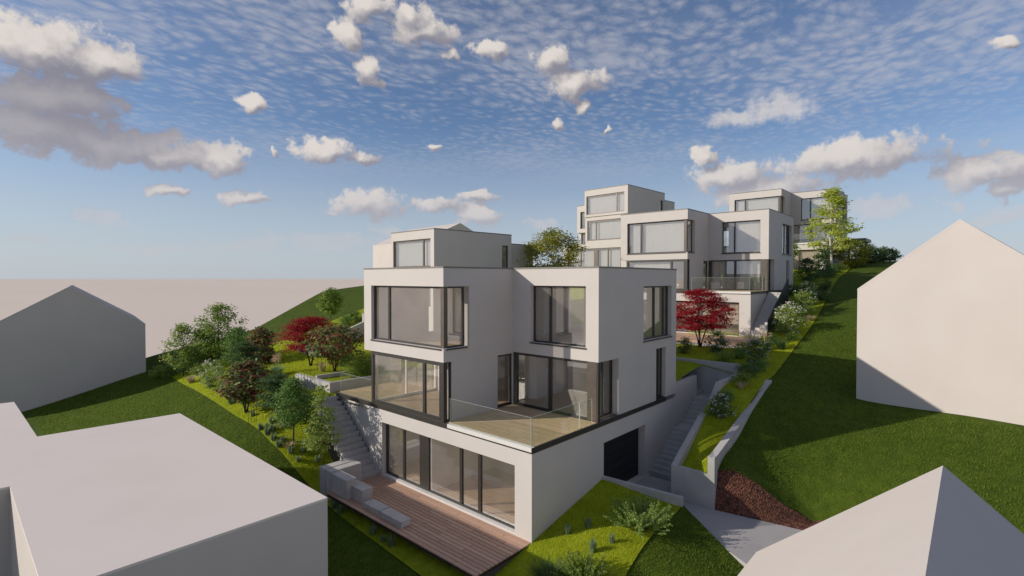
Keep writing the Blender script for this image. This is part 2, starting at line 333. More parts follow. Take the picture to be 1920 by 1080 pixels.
class MB:
    """collects boxes, quads and tubes; build() links them as one mesh"""
    def __init__(s): s.v = []; s.f = []
    def box(s, x0, x1, y0, y1, z0, z1):
        i = len(s.v)
        s.v += [(x0, y0, z0), (x1, y0, z0), (x1, y1, z0), (x0, y1, z0), (x0, y0, z1), (x1, y0, z1), (x1, y1, z1), (x0, y1, z1)]
        s.f += [(i, i+3, i+2, i+1), (i+4, i+5, i+6, i+7), (i, i+1, i+5, i+4), (i+1, i+2, i+6, i+5), (i+2, i+3, i+7, i+6), (i+3, i, i+4, i+7)]
        return s
    def quad(s, a, b, c, d):
        i = len(s.v); s.v += [a, b, c, d]; s.f.append((i, i+1, i+2, i+3)); return s
    def face(s, pts):
        i = len(s.v); s.v += list(pts); s.f.append(tuple(range(i, i+len(pts)))); return s
    def prism(s, poly, z0, z1):
        """poly counter-clockwise in plan; z1 may be a list of top heights"""
        n = len(poly); i = len(s.v)
        z0s = z0 if isinstance(z0, (list, tuple)) else [z0]*n
        z1s = z1 if isinstance(z1, (list, tuple)) else [z1]*n
        s.v += [(p[0], p[1], z) for p, z in zip(poly, z0s)] + [(p[0], p[1], z) for p, z in zip(poly, z1s)]
        s.f.append(tuple(i+k for k in reversed(range(n)))); s.f.append(tuple(i+n+k for k in range(n)))
        for k in range(n):
            j = (k+1) % n; s.f.append((i+k, i+j, i+n+j, i+n+k))
        return s
    def side_prism(s, prof, y0, y1):
        """prof: (x, z) outline, extruded along y"""
        n = len(prof); i = len(s.v)
        s.v += [(x, y0, z) for x, z in prof] + [(x, y1, z) for x, z in prof]
        s.f.append(tuple(i+k for k in range(n))); s.f.append(tuple(i+n+k for k in reversed(range(n))))
        for k in range(n):
            j = (k+1) % n; s.f.append((i+j, i+k, i+n+k, i+n+j))
        return s
    def tube(s, pts, rads, seg=7):
        pts = [Vector(p) for p in pts]; rings = []
        for k, p in enumerate(pts):
            t = (pts[min(k+1, len(pts)-1)] - pts[max(k-1, 0)]).normalized()
            u = t.orthogonal().normalized(); w = t.cross(u)
            ring = []
            for j in range(seg):
                a = 2*pi*j/seg; ring.append(len(s.v)); s.v.append(tuple(p + (u*cos(a)+w*sin(a))*rads[k]))
            rings.append(ring)
        for k in range(len(rings)-1):
            for j in range(seg):
                a, b = rings[k][j], rings[k][(j+1) % seg]
                # rings may be twisted against each other by orthogonal(); fine for thin limbs
                s.f.append((a, b, rings[k+1][(j+1) % seg], rings[k+1][j]))
        s.f.append(tuple(reversed(rings[0]))); s.f.append(tuple(rings[-1]))
        return s
    def build(s, name, mat, parent=None, loc=(0, 0, 0), smooth=False, bevel=0.0):
        me = bpy.data.meshes.new(name); me.from_pydata(s.v, [], s.f); me.materials.append(mat)
        bm = bmesh.new(); bm.from_mesh(me)
        bmesh.ops.recalc_face_normals(bm, faces=bm.faces)
        if bevel: bmesh.ops.bevel(bm, geom=[e for e in bm.edges if e.calc_face_angle(0) > 0.6], offset=bevel, segments=2, affect='EDGES', profile=0.6)
        bm.to_mesh(me); bm.free()
        o = bpy.data.objects.new(name, me); COL.objects.link(o); o.location = loc
        if parent: o.parent = parent
        if smooth:
            for p in me.polygons: p.use_smooth = True
        return o

def wall(mb, axis, n0, n1, a0, a1, z0, z1, openings=()):
    """a wall slab with rectangular openings; axis 'x': faces along x, runs along y; 'y': the other way"""
    def P(n, a, z): return (n, a, z) if axis == 'x' else (a, n, z)
    cl = lambda v, lo, hi: min(max(v, lo), hi)
    ops = [(cl(o[0], a0, a1), cl(o[1], a0, a1), cl(o[2], z0, z1), cl(o[3], z0, z1)) for o in openings]
    As = sorted({a0, a1, *[v for o in ops for v in o[:2]]}); Zs = sorted({z0, z1, *[v for o in ops for v in o[2:]]})
    solid = {}
    for i in range(len(As)-1):
        for j in range(len(Zs)-1):
            ca = (As[i]+As[i+1])/2; cz = (Zs[j]+Zs[j+1])/2
            solid[i, j] = not any(o[0] < ca < o[1] and o[2] < cz < o[3] for o in ops)
    for (i, j), sld in solid.items():
        if not sld: continue
        b0, b1, c0, c1 = As[i], As[i+1], Zs[j], Zs[j+1]
        for n in (n0, n1): mb.quad(P(n, b0, c0), P(n, b1, c0), P(n, b1, c1), P(n, b0, c1))
        if not solid.get((i-1, j)): mb.quad(P(n0, b0, c0), P(n1, b0, c0), P(n1, b0, c1), P(n0, b0, c1))
        if not solid.get((i+1, j)): mb.quad(P(n0, b1, c0), P(n1, b1, c0), P(n1, b1, c1), P(n0, b1, c1))
        if not solid.get((i, j-1)): mb.quad(P(n0, b0, c0), P(n1, b0, c0), P(n1, b1, c0), P(n0, b1, c0))
        if not solid.get((i, j+1)): mb.quad(P(n0, b0, c1), P(n1, b0, c1), P(n1, b1, c1), P(n0, b1, c1))

def abox(mb, axis, n0, n1, a0, a1, z0, z1):
    if axis == 'x': mb.box(n0, n1, a0, a1, z0, z1)
    else: mb.box(a0, a1, n0, n1, z0, z1)

def window(parent, axis, n, a0, a1, z0, z1, mull=(), fw=0.07, dep=0.09, sill=None, posts=(), mat=None, loc=None, bottom=True):
    """frame mesh with mullions; pane and sill are its sub-parts. n = outer face of the frame"""
    f = MB()
    e = 0.004
    abox(f, axis, n, n+dep, a0-e, a0+fw, z0-e, z1+e); abox(f, axis, n, n+dep, a1-fw, a1+e, z0-e, z1+e)
    abox(f, axis, n+.002, n+dep-.002, a0+fw, a1-fw, z1-fw, z1+e)
    if bottom: abox(f, axis, n+.002, n+dep-.002, a0+fw, a1-fw, z0-e, z0+fw)
    for m in mull:
        w = 0.06
        if isinstance(m, tuple): m, w = m
        abox(f, axis, n-.003, n+dep-.004, m-w/2, m+w/2, z0+fw, z1-fw)
    fr = f.build('window', mat or dark, parent)
    g = MB(); abox(g, axis, n+dep*.5, n+dep*.5+.012, a0+fw*.5, a1-fw*.5, z0+fw*.5, z1-fw*.5)
    g.build('pane', glass, fr)
    if sill:
        s = MB(); abox(s, axis, sill-.05, n+.0, a0-.03, a1+.03, z0-.06, z0-.006); s.build('sill', dark, fr)
    return fr

# ------------------------------------------------------------------ ground: height of the hillside from surveyed points
SKP = [(11.41,52,-.73),(15.86,54,-.15),(21.41,56,.54),(26.70,59,2.29),(32.55,62,4.29),(40.01,64,5.02)]
CP = [(0,-10,-4.2),(0,5,-4.2),(0,20,-4.2),(6,5,-3.95),(8,12,-3.9),(8,20,-3.9),(8,-6,-3.8),
(10.7,10,-3.62),(10.7,13,-3.6),(10.9,20,-3.55),(12,13,-3.4),(12,19,-3.4),(12.4,21.5,-3.1),
(13.3,11,-3.12),(15.6,11,-2.66),(17.9,11.1,-2.2),(18.8,8.2,-2.7),(15,8.7,-2.8),(15,6,-3.0),(12,8,-3.4),(17.0,5.2,-3.3),(14,3,-3.3),(18,2,-3.2),
(20.5,8.4,-1.95),(21.2,9.05,-1.7),(23,8.4,-.6),(23,9.1,-.5),(25,8.5,.4),(27,8.6,.78),(20.4,7.7,-1.75),(21.1,7.3,-1.3),(21.3,6.2,-2.1),(21.9,4.55,-3.2),(22,2.5,-2.6),(23,0,-1.6),(24,4.5,-1.6),(25.4,7.3,0.0),(27.8,7.4,.7),(30,4.2,.06),(29.5,0,0.),(29.3,-4,-.1),(35,2,1.2),(22,-5,-1.8),(14,-8,-3.2),
(36,7,1.9),(45,7,3.7),(60,7,6.3),(70,6,7.8),(76,5,8.0),(90,0,7.5),(90,20,7.8),(60,-8,6.0),(45,-8,3.),(30,-15,0),(78,12,8.2),(90,50,8),
(13.0,24.6,-0.15),(12,24.5,-1.0),(11,24.5,-1.7),(10.,24,-2.3),(12.4,22.5,-2.4),(11,22,-3.0),(9.5,22,-3.3),
(13.3,28,-0.2),(11,28,-1.1),(9,28,-1.9),(17,28,0.3),(13.3,36,-.3),(11,36,-1.1),(9,36,-1.9),(18,36,.6),(5,30,-3.2),(3,45,-4),(9,45,-2),(18,45,.4),(14,24.4,-.1),(-5,40,-5),
(25.2,11.5,.7),(26.5,13,.8),(28.5,12,1.2),(28.5,9.3,.85),(33,12,1.4),(37,12,1.62),(37,22,1.65),(30,22,1.2),(26,20,.8),(28,28,2),(38,28,3),(48,14,4.9),(55,12,6.3),(62,12,6.7),(62,22,6.8),(50,30,6),(75,25,8.2)] + SKP
_P = np.array(CP, float)
def _K(a, b): return np.sqrt(((a[:, None]-b[None])**2).sum(-1) + .3)
def _solve():
    n = len(_P); A_ = np.zeros((n+3, n+3)); A_[:n, :n] = _K(_P[:, :2], _P[:, :2]); A_[:n, n] = 1; A_[:n, n+1:] = _P[:, :2]; A_[n:, :n] = A_[:n, n:].T
    return np.linalg.solve(A_, np.r_[_P[:, 2], 0, 0, 0])
_W = _solve()
def hts(q):
    q = np.asarray(q, float); return _K(q, _P[:, :2]) @ _W[:-3] + _W[-3] + q @ _W[-2:]
def h(x, y): return float(hts([[x, y]])[0])

def interp(pts, t):
    return float(np.interp(t, [p[0] for p in pts], [p[1] for p in pts]))

LAWN_LOW = [(5, 10.6), (7.5, 10.4), (13, 10.2), (17, 10.5), (21, 10.75), (25, 10.35), (29, 10.3), (37, 10.75), (44.3, 11.2)]    # y -> x of the lower edge
LAWN_RIGHT = [(10, 7.35), (13.8, 7.73), (16.6, 8.12), (18.9, 8.15), (20.2, 7.68), (28, 7.7), (32.2, 8.0), (44.5, 8.5), (67, 9.9), (80, 10.6)]
LAWN_LEFT = [(10, 44.3), (11.2, 44.3), (17.1, 42.8), (24.9, 46.3), (30.1, 48.2), (80, 52)]

def cut_hole(bm, poly):
    """cut a convex hole (plan polygon, counter-clockwise) out of a sheet with clean edges"""
    xs = [p[0] for p in poly]; ys = [p[1] for p in poly]
    for k in range(len(poly)):
        a = poly[k]; b = poly[(k+1) % len(poly)]
        fs = [f for f in bm.faces if max(v.co.x for v in f.verts) > min(xs)-.6 and min(v.co.x for v in f.verts) < max(xs)+.6
              and max(v.co.y for v in f.verts) > min(ys)-.6 and min(v.co.y for v in f.verts) < max(ys)+.6]
        geom = list({e for f in fs for e in f.edges}) + list({v for f in fs for v in f.verts}) + fs
        bmesh.ops.bisect_plane(bm, geom=geom, dist=1e-4, plane_co=(a[0], a[1], 0), plane_no=(b[1]-a[1], -(b[0]-a[0]), 0))
    def inside(c): return all((poly[(k+1) % len(poly)][0]-poly[k][0])*(c.y-poly[k][1]) - (poly[(k+1) % len(poly)][1]-poly[k][1])*(c.x-poly[k][0]) > 0 for k in range(len(poly)))
    bmesh.ops.delete(bm, geom=[f for f in bm.faces if inside(f.calc_center_median())], context='FACES')

HOLE_DRIVE = [[(17.95, 11.12), (18.87, 8.0), (20.25, 7.5), (20.25, 11.12)],
              [(18.87, 8.2), (17.0, 5.2), (17.0, 4.4), (21.9, 4.4), (21.3, 6.2), (20.45, 7.6)]]
HOLE_STAIR = [(20.2, 9.2), (28.3, 9.2), (28.3, 11.2), (20.2, 11.2)]
HOLE_A = [[(11.3, 11.16), (13.46, 11.16), (13.46, 20.22), (11.3, 20.22)], [(12.15, 20.2), (13.46, 20.2), (13.46, 24.1), (12.15, 24.1)], [(13.45, 11.123), (24.7, 11.123), (24.7, 21.4), (13.45, 21.4)], [(13.45, 21.3), (19.0, 21.3), (19.0, 24.05), (13.45, 24.05)]]
DB = (24.69, .51, 4.86); DC = (50.53, .59, 9.75)
HOLE_BC = [[(x+dx, y+dy) for x, y in ((13.45, 11.2), (24.7, 11.2), (24.7, 21.4), (13.45, 21.4))] for dx, dy in (DB[:2], DC[:2])]

HOLE_DECK = [(34.0, 10.8), (38.2, 10.8), (38.2, 20.5), (34.0, 20.5)]

def sheet(name, fx, us, vs, zoff, mat, skip=None, holes=()):
    nu, nv = len(us), len(vs)
    pts = np.array([fx(u, v) for v in vs for u in us]); zz = hts(pts) + zoff
    V3 = np.column_stack([pts, zz])
    bm = bmesh.new(); bv = [bm.verts.new(p) for p in V3]
    for j in range(nv-1):
        for i in range(nu-1):
            c = (pts[j*nu+i] + pts[(j+1)*nu+i+1])/2
            if skip and skip(c): continue
            bm.faces.new((bv[j*nu+i], bv[j*nu+i+1], bv[(j+1)*nu+i+1], bv[(j+1)*nu+i]))
    for p in holes: cut_hole(bm, p)
    bmesh.ops.delete(bm, geom=[v for v in bm.verts if not v.link_faces], context='VERTS')
    me = bpy.data.meshes.new(name); bm.to_mesh(me); bm.free(); me.materials.append(mat)
    for p in me.polygons: p.use_smooth = True
    o = bpy.data.objects.new(name, me); COL.objects.link(o); return tag(o, kind='structure')

def terr_far(x): return interp([(-40, 52), (11.4, 52), (15.9, 54), (21.4, 56), (26.7, 59), (32.6, 62), (40, 64), (100, 72)], x)
def in_lawn(c, m):
    x, y = c
    return x > interp(LAWN_LOW, y)+m and x < 80-m and y > interp(LAWN_RIGHT, x)+m and y < interp(LAWN_LEFT, x)-m
us = np.concatenate([np.arange(-30, 6, 1.5), np.arange(6, 34, .5), np.arange(34, 97, 1.0)])
vs = np.concatenate([np.linspace(0, .28, 14)[:-1], np.linspace(.28, 1, 110)])
sheet('hillside', lambda u, v: (u, -30 + (terr_far(u)+30)*v), us, vs, 0.0, grass_far,
      skip=lambda c: in_lawn(c, 0.9), holes=[*HOLE_DRIVE, HOLE_STAIR])
def lawn_xy(u, v):
    y = 5 + 45*v; x = 10
    for _ in range(3):
        y0 = interp(LAWN_RIGHT, x); y1 = interp(LAWN_LEFT, x); y = y0 + (y1-y0)*v
        xl = interp(LAWN_LOW, y); x = xl + (80-xl)*u
    return x, y
us = np.concatenate([np.linspace(0, .35, 74), np.linspace(.36, 1, 64)])
vs = np.linspace(0, 1, 112)
sheet('garden_lawn', lawn_xy, us, vs, 0.05, grass_lawn, holes=[HOLE_DRIVE[0], HOLE_STAIR, *HOLE_A, *HOLE_BC, HOLE_DECK])

m = MB(); m.face([(20000*cos(k*pi/32), 20000*sin(k*pi/32), -14) for k in range(64)])
tag(m.build('ground_plain', plain), kind='structure')
# earth flank where the hillside model ends
m = MB(); xs = list(np.arange(-30, 97, 2.0)); 
for a, b in zip(xs[:-1], xs[1:]):
    ya, yb = terr_far(a), terr_far(b)
    m.quad((a, ya-.02, h(a, ya)-.01), (b, yb-.02, h(b, yb)-.01), (b, yb+.2, -14.2), (a, ya+.2, -14.2))
tag(m.build('hillside_flank', skirt), kind='structure')
# driveway and the raw earth bank beside it
m = MB(); m.prism([(21.75, 11.12), (17.9, 11.12), (18.85, 8.2), (17.0, 5.2), (14.6, 1.0), (21.4, 1.0), (20.7, 4.6), (20.25, 7.4), (20.3, 9.2), (21.75, 9.25)], -3.4, -3.13)
tag(m.build('driveway', asphalt), kind='structure')
m = MB(); top = [(20.46, 7.62), (20.9, 7.0), (21.3, 6.2), (21.6, 5.4), (21.9, 4.4), (22.1, 3.4), (22.2, 2.6)]; bot = [(20.22, 7.6), (20.3, 7.0), (20.4, 6.2), (20.55, 5.4), (20.7, 4.4), (20.9, 3.4), (21.1, 2.6)]
for k in range(len(top)-1):
    for s in range(4):
        def q(i, f):
            x = bot[i][0] + (top[i][0]-bot[i][0])*f; y = bot[i][1] + (top[i][1]-bot[i][1])*f
            zt = h(*top[i]) + .03; return (x, y, -3.16 + (zt+3.16)*f + .07*sin(9*x+7*y)*f*(1-f))
        m.quad(q(k, s/4), q(k+1, s/4), q(k+1, (s+1)/4), q(k, (s+1)/4))
tag(m.build('earth_bank', mulch), kind='structure')

def curtain(H, x, y0, y1, z0, z1):
    """a nearly flat sheer curtain, added behind uphill windows to make them brighter"""
    m = MB(); n = max(12, int((y1-y0)*9)); P = [(x+.004*sin(k*2.1)+.006*sin(k*.7), y0+(y1-y0)*k/n) for k in range(n+1)]
    for a, b in zip(P[:-1], P[1:]): m.quad((*a, z0), (*b, z0), (*b, z1), (*a, z1))
    return m.build('curtain', sheer, H)

# ------------------------------------------------------------------ the three stepped white houses
XF, XR, XB, Y0, YI, YL = 13.36, 17.53, 24.75, 11.12, 15.72, 21.48
T = 0.3
def stepped_house(d, label, garage=True, blind=0):
    H = empty('terraced_house', d, 0, label, 'house', 'white stepped houses of the right row')
    # walls, one mesh
    w = MB()
    up = (2.62, 6.42)
    wall(w, 'x', XF, XF+T, YI, YL, *up, [(YI, 20.88, 3.16, 5.67)])
    wall(w, 'y', YI, YI+T, XF+T, XR+T, *up, [(XF+T, 14.78, 3.16, 5.67)])
    wall(w, 'x', XR, XR+T, Y0, YI, *up, [(11.73, 14.66, 3.16, 5.68)])
    wall(w, 'y', Y0, Y0+T, XR+T, XB, 0.2, 6.42, [(XR+T, 19.11, .2, 2.62), (21.30, 24.20, 3.15, 5.64), (22.57, 23.57, .2, 2.66)])
    wall(w, 'x', XB-T, XB, Y0+T, YL, 0.2, 6.42, [(12.6, 14.6, 3.2, 5.6), (16.5, 20.5, 3.2, 5.6), (17.0, 20.0, .2, 2.5)])
    wall(w, 'y', YL-T, YL, XF+T, XB-T, *up, [(17.0, 20.5, 3.2, 5.6)])
    wall(w, 'y', YI, YI+T, 13.78, XR+T, 0.2, 2.62, [(16.5, XR, .2, 2.56)])
    wall(w, 'y', 20.52, 20.82, 17.2, XB-T, 0.2, 2.62)
    w.box(XF+T, XB-T, YI+T, YL-T, 2.625, 2.95); w.box(XR+T, XB-T, Y0+T, YI+T-.01, 2.63, 2.951)        # floor between the storeys
    # base storey
    wall(w, 'x', XF, XF+T, Y0, 21.1, -3.5, 0.0, [(11.9, 20.05, -3.02, -.58)])
    wall(w, 'x', XF+.16, XF+T+.1, 21.1, 24.1, -3.5, 0.0)
    if garage: wall(w, 'y', Y0, Y0+.45, XF+T, XB, -3.5, 0.0, [(17.95, 21.54, -3.13, -.72)])
    else: wall(w, 'y', Y0, Y0+.45, XF+T, XB, -3.5, 0.0)
    wall(w, 'y', 20.6, 20.8, XF+T, XB-T, -3.5, -.01); wall(w, 'x', XB-T, XB, Y0+.45, 20.6, -3.5, -.01)
    w.box(XF+T, XB-T, Y0+.45, 21.0, -.2, -.004); w.box(XF+T+.1, 19, 21.0, 24.1, -.4, -.004)
    w.build('wall', plaster, H)
    # roof and its dark edge
    r = MB(); r.prism([(XF+.05, YI+.05), (XR+.05, YI+.05), (XR+.05, Y0+.05), (XB-.05, Y0+.05), (XB-.05, YL-.05), (XF+.05, YL-.05)], 6.15, 6.40)
    r.build('roof', roofing, H)
    c = MB(); o = .02
    c.box(XF-o, XF+T, YI-o, YL+o, 6.42, 6.485); c.box(XF+T, XR-o, YI-o, YI+T, 6.42, 6.485); c.box(XR-o, XR+T, Y0-o, YI+T, 6.42, 6.485)
    c.box(XR+T, XB+o, Y0-o, Y0+T, 6.42, 6.485); c.box(XB-T, XB+o, Y0+T, YL+o, 6.42, 6.485); c.box(XF+T, XB-T, YL-T, YL+o, 6.42, 6.485)
    c.build('roof_coping', capm, H)
    # terrace slab: dark edge, pale gutter ledge, boards
    s = MB(); s.box(XF-.02, XF+.0, Y0-.02, 24.12, 0.0, .05); s.box(XF, 23.62, Y0-.02, Y0+.003, 0.0, .2); s.box(XF-.02, XF, Y0-.02, Y0+.003, .05, .2)
    s.box(XF-.02, XF, 15.5, 24.12, .05, .2)
    s.build('slab_edge', dark, H)
    s = MB(); s.box(XF, XB-T, Y0+.003, YL, 0.0, .175); s.box(XF, 19, YL, 24.1, 0.0, .175)
    s.build('terrace_slab', capm, H)
    s = MB(); s.box(XF-.015, XF+.16, Y0+.01, 15.5, .05, .202)
    s.build('gutter_ledge', ledge, H)
    s = MB(); x = XF+.18
    while x < XR-.05:
        ya = Y0+.03; k = int(x*100) % 5
        while ya < YI-.1:
            yb = min(YI-.02, ya + (.4+.3*k if ya == Y0+.03 else 1.5)); s.box(x, x+.155, ya, yb-.018, .178, .212); ya = yb
        x += .18
    s.build('terrace_deck', terracewood, H)
    s = MB(); x = XF+.18
    while x < 18.6:
        s.box(x, x+.165, 20.9, 24.05, .178, .212); x += .185
    s.build('terrace_deck', terracewood, H)
    # floors inside
    f = MB(); f.box(13.55, XB-T, YI+T, 20.5, .176, .206); f.box(XR+.1, XB-T, Y0+T, YI+T, .176, .205)
    f.box(XF+T, XB-T, YI+T, YL-T, 2.952, 2.98); f.box(XR+T, XB-T, Y0+T, YI+T, 2.953, 2.979)
    f.box(XF+.05, XB-T, Y0+.45, 20.6, -3.06, -3.02)
    f.build('floor', floorwood, H)
    # partitions
    p = MB()
    p.box(17.3, 17.42, YI+T, YL-T, 2.985, 6.14); p.box(18.2, 24.4, 17.4, 17.52, 2.985, 6.14); p.box(20.9, 21.02, 16.6, 17.4, 2.985, 6.14)
    p.box(17.05, 17.18, 16.9, 20.5, .21, 2.62); p.box(18.9, 19.7, 15.45, 16.2, .21, 2.62); p.box(20.5, 24.4, 15.5, 15.64, .21, 2.62)
    p.box(13.66, 17.35, 16.85, 17.0, -3.01, -.21); p.box(17.35, 17.5, Y0+.46, 20.59, -3.01, -.21)
    p.build('interior_wall', interior, H)
    # windows
    fr = window(H, 'x', XF+.16, YI+.16, 20.88, 3.16, 5.67, [(19.7, .12)], fw=.08, sill=XF)
    fr['label'] = 'wide pane of the corner window in the projecting upper storey'
    window(H, 'y', YI+.16, XF+.16, 14.62, 3.16, 5.67, [], fw=.07, sill=YI)
    m_ = MB(); m_.box(XF+.13, XF+.33, YI+.13, YI+.33, 3.16, 5.67); m_.build('corner_post', bronze, H)
    window(H, 'x', XR+.2, 11.73, 14.66, 3.16, 5.68, [(13.72, .11)], fw=.07, sill=XR)
    window(H, 'y', Y0+.2, 21.30, 24.20, 3.15, 5.64, [(22.75, .1), (23.75, .1)], fw=.08, sill=Y0)
    window(H, 'y', Y0+.2, 22.57, 23.57, .22, 2.66, [(23.2, .1)], fw=.06, sill=Y0)
    window(H, 'x', XF+.04, 15.8, 20.95, .205, 2.62, [(17.03, .16)], fw=.16)
    window(H, 'y', YI+.04, XF+.14, 13.78, .205, 2.62, [], fw=.06)
    m_ = MB(); m_.box(XF+.02, XF+.2, YI+.02, YI+.3, .2, 2.62); m_.build('corner_post', dark, H)
    window(H, 'y', 20.78, XF+.2, 17.2, .205, 2.62, [15.3], fw=.09, mat=interior)
    window(H, 'y', YI+.1, 16.5, XR, .205, 2.56, [], fw=.09)
    window(H, 'x', XR+.03, Y0+.36, YI-.01, .205, 2.615, [(13.6, .17), (15.6, .26)], fw=.1)
    m_ = MB(); m_.box(XR+.02, XR+.1, Y0+.10, Y0+.55, .2, 2.62); m_.build('end_panel', bronze, H)
    m_ = MB(); m_.box(XR+.0, XR+.15, Y0+.01, Y0+.098, .2, 2.62); m_.build('corner_post', dark, H)
    window(H, 'y', Y0+.34, XR+.15, 19.11, .205, 2.62, [(18.4, .05)], fw=.05)
    fb = window(H, 'x', XF+.22, 11.9, 20.05, -3.01, -.58, [(18.7, .13), (17.25, .62), (14.95, .15), (13.9, .15)], fw=.1)
    fb['label'] = 'wide glazed front of the lowest storey'
    m_ = MB(); m_.box(XF+.02, XF+.22, 11.9, 20.05, -3.06, -2.99); m_.build('threshold', ledge, H)
    if garage:
        g = MB()
        for k in range(6): g.box(17.95, 21.54, Y0+.36, Y0+.44, -3.13+k*.402, -3.13+(k+1)*.402-.012)
        g.box(17.95, 21.54, Y0+.40, Y0+.445, -3.13, -.72)
        g.build('garage_door', black, H)
    if blind:
        b = MB(); b.box(XF+.45, XF+.47, 11.95, 20.0, -2.2 if blind == 1 else -3.0, -.6); b.build('window_blind', blindm, H)
    if blind:  # pale curtains added so the uphill panes look bright
        for y0, y1, x in ((16.2, 19.6, XF+.42), (19.8, 20.8, XF+.42)): curtain(H, x, y0, y1, 3.2, 5.64)
        curtain(H, XR+.45, 11.8, 13.6, 3.2, 5.64); curtain(H, XF+.4, 17.2, 20.6, .25, 2.58); curtain(H, XR+.5, 11.9, 13.4, .25, 2.58)
    # frameless glass rail round the terrace
    def rail(x0, x1, y0, y1):
        g = MB(); g.box(x0, x1, y0, y1, .12, 1.21); gp = g.build('glass_rail', railglass, H)
        e_ = MB()
        if x1-x0 < y1-y0:
            for yy in (y0-.008, y1): e_.box(x0, x1, yy, yy+.008, .12, 1.216)
            e_.box(x0, x1, y0, y1, 1.2105, 1.217)
        else:
            for xx in (x0-.008, x1): e_.box(xx, xx+.008, y0, y1, .12, 1.216)
            e_.box(x0, x1, y0, y1, 1.2105, 1.217)
        e_.build('glass_edge', edgeglass, gp)
    rail(XF+.085, XF+.10, Y0+.12, 15.42); rail(XF+.13, 16.32, Y0+.085, Y0+.10); rail(16.36, 17.2, Y0+.085, Y0+.10); rail(XF+.085, XF+.10, 21.0, 23.8)
    return H

stepped_house((0, 0, 0), 'nearest white stepped house with black garage door and glass railed terrace')
hb = stepped_house(DB, 'second white stepped house uphill, behind the red maple, with a stair along its right side', garage=False, blind=1)
hc = stepped_house(DC, 'farthest white stepped house of the right row, behind the tall lime green tree', garage=False, blind=2)

# the stair and dark parapet beside the second house
def stair(name, label, x0, x1, y0, y1, z0, z1, n, along, depth, mat=concrete, d=(0, 0, 0), gap=.0):
    """n steps from (x0|y0, z0) to (x1|y1, z1) along 'x' or 'y', solid blocks of the given depth"""
    s = MB(); t = (x1-x0 if along == 'x' else y1-y0)/n; r = (z1-z0)/n
    for k in range(n):
        zt = z0 + (k+1)*r
        if along == 'x': s.box(x0+k*t, x0+(k+1)*t-gap, y0, y1, zt-depth, zt)
        else: s.box(x0, x1, y0+k*t, y0+(k+1)*t-gap, zt-depth, zt)
    return s, r, t

s, _, _ = stair('', '', 38.05, 42.3, 10.55, 11.59, 2.15, 4.95, 15, 'x', 2.2)
tag(s.build('outdoor_stair', plaster), 'flight of pale steps along the right side of the second house', 'stairs')
m = MB(); m.prism([(38.0, 10.42), (43.0, 10.42), (43.0, 10.495), (38.0, 10.495)], [1.2, 3.9, 3.9, 1.2], [3.15, 5.95, 5.95, 3.15])
tag(m.build('stair_parapet', black), 'dark slanting parapet panel beside the stair of the second house', 'parapet')

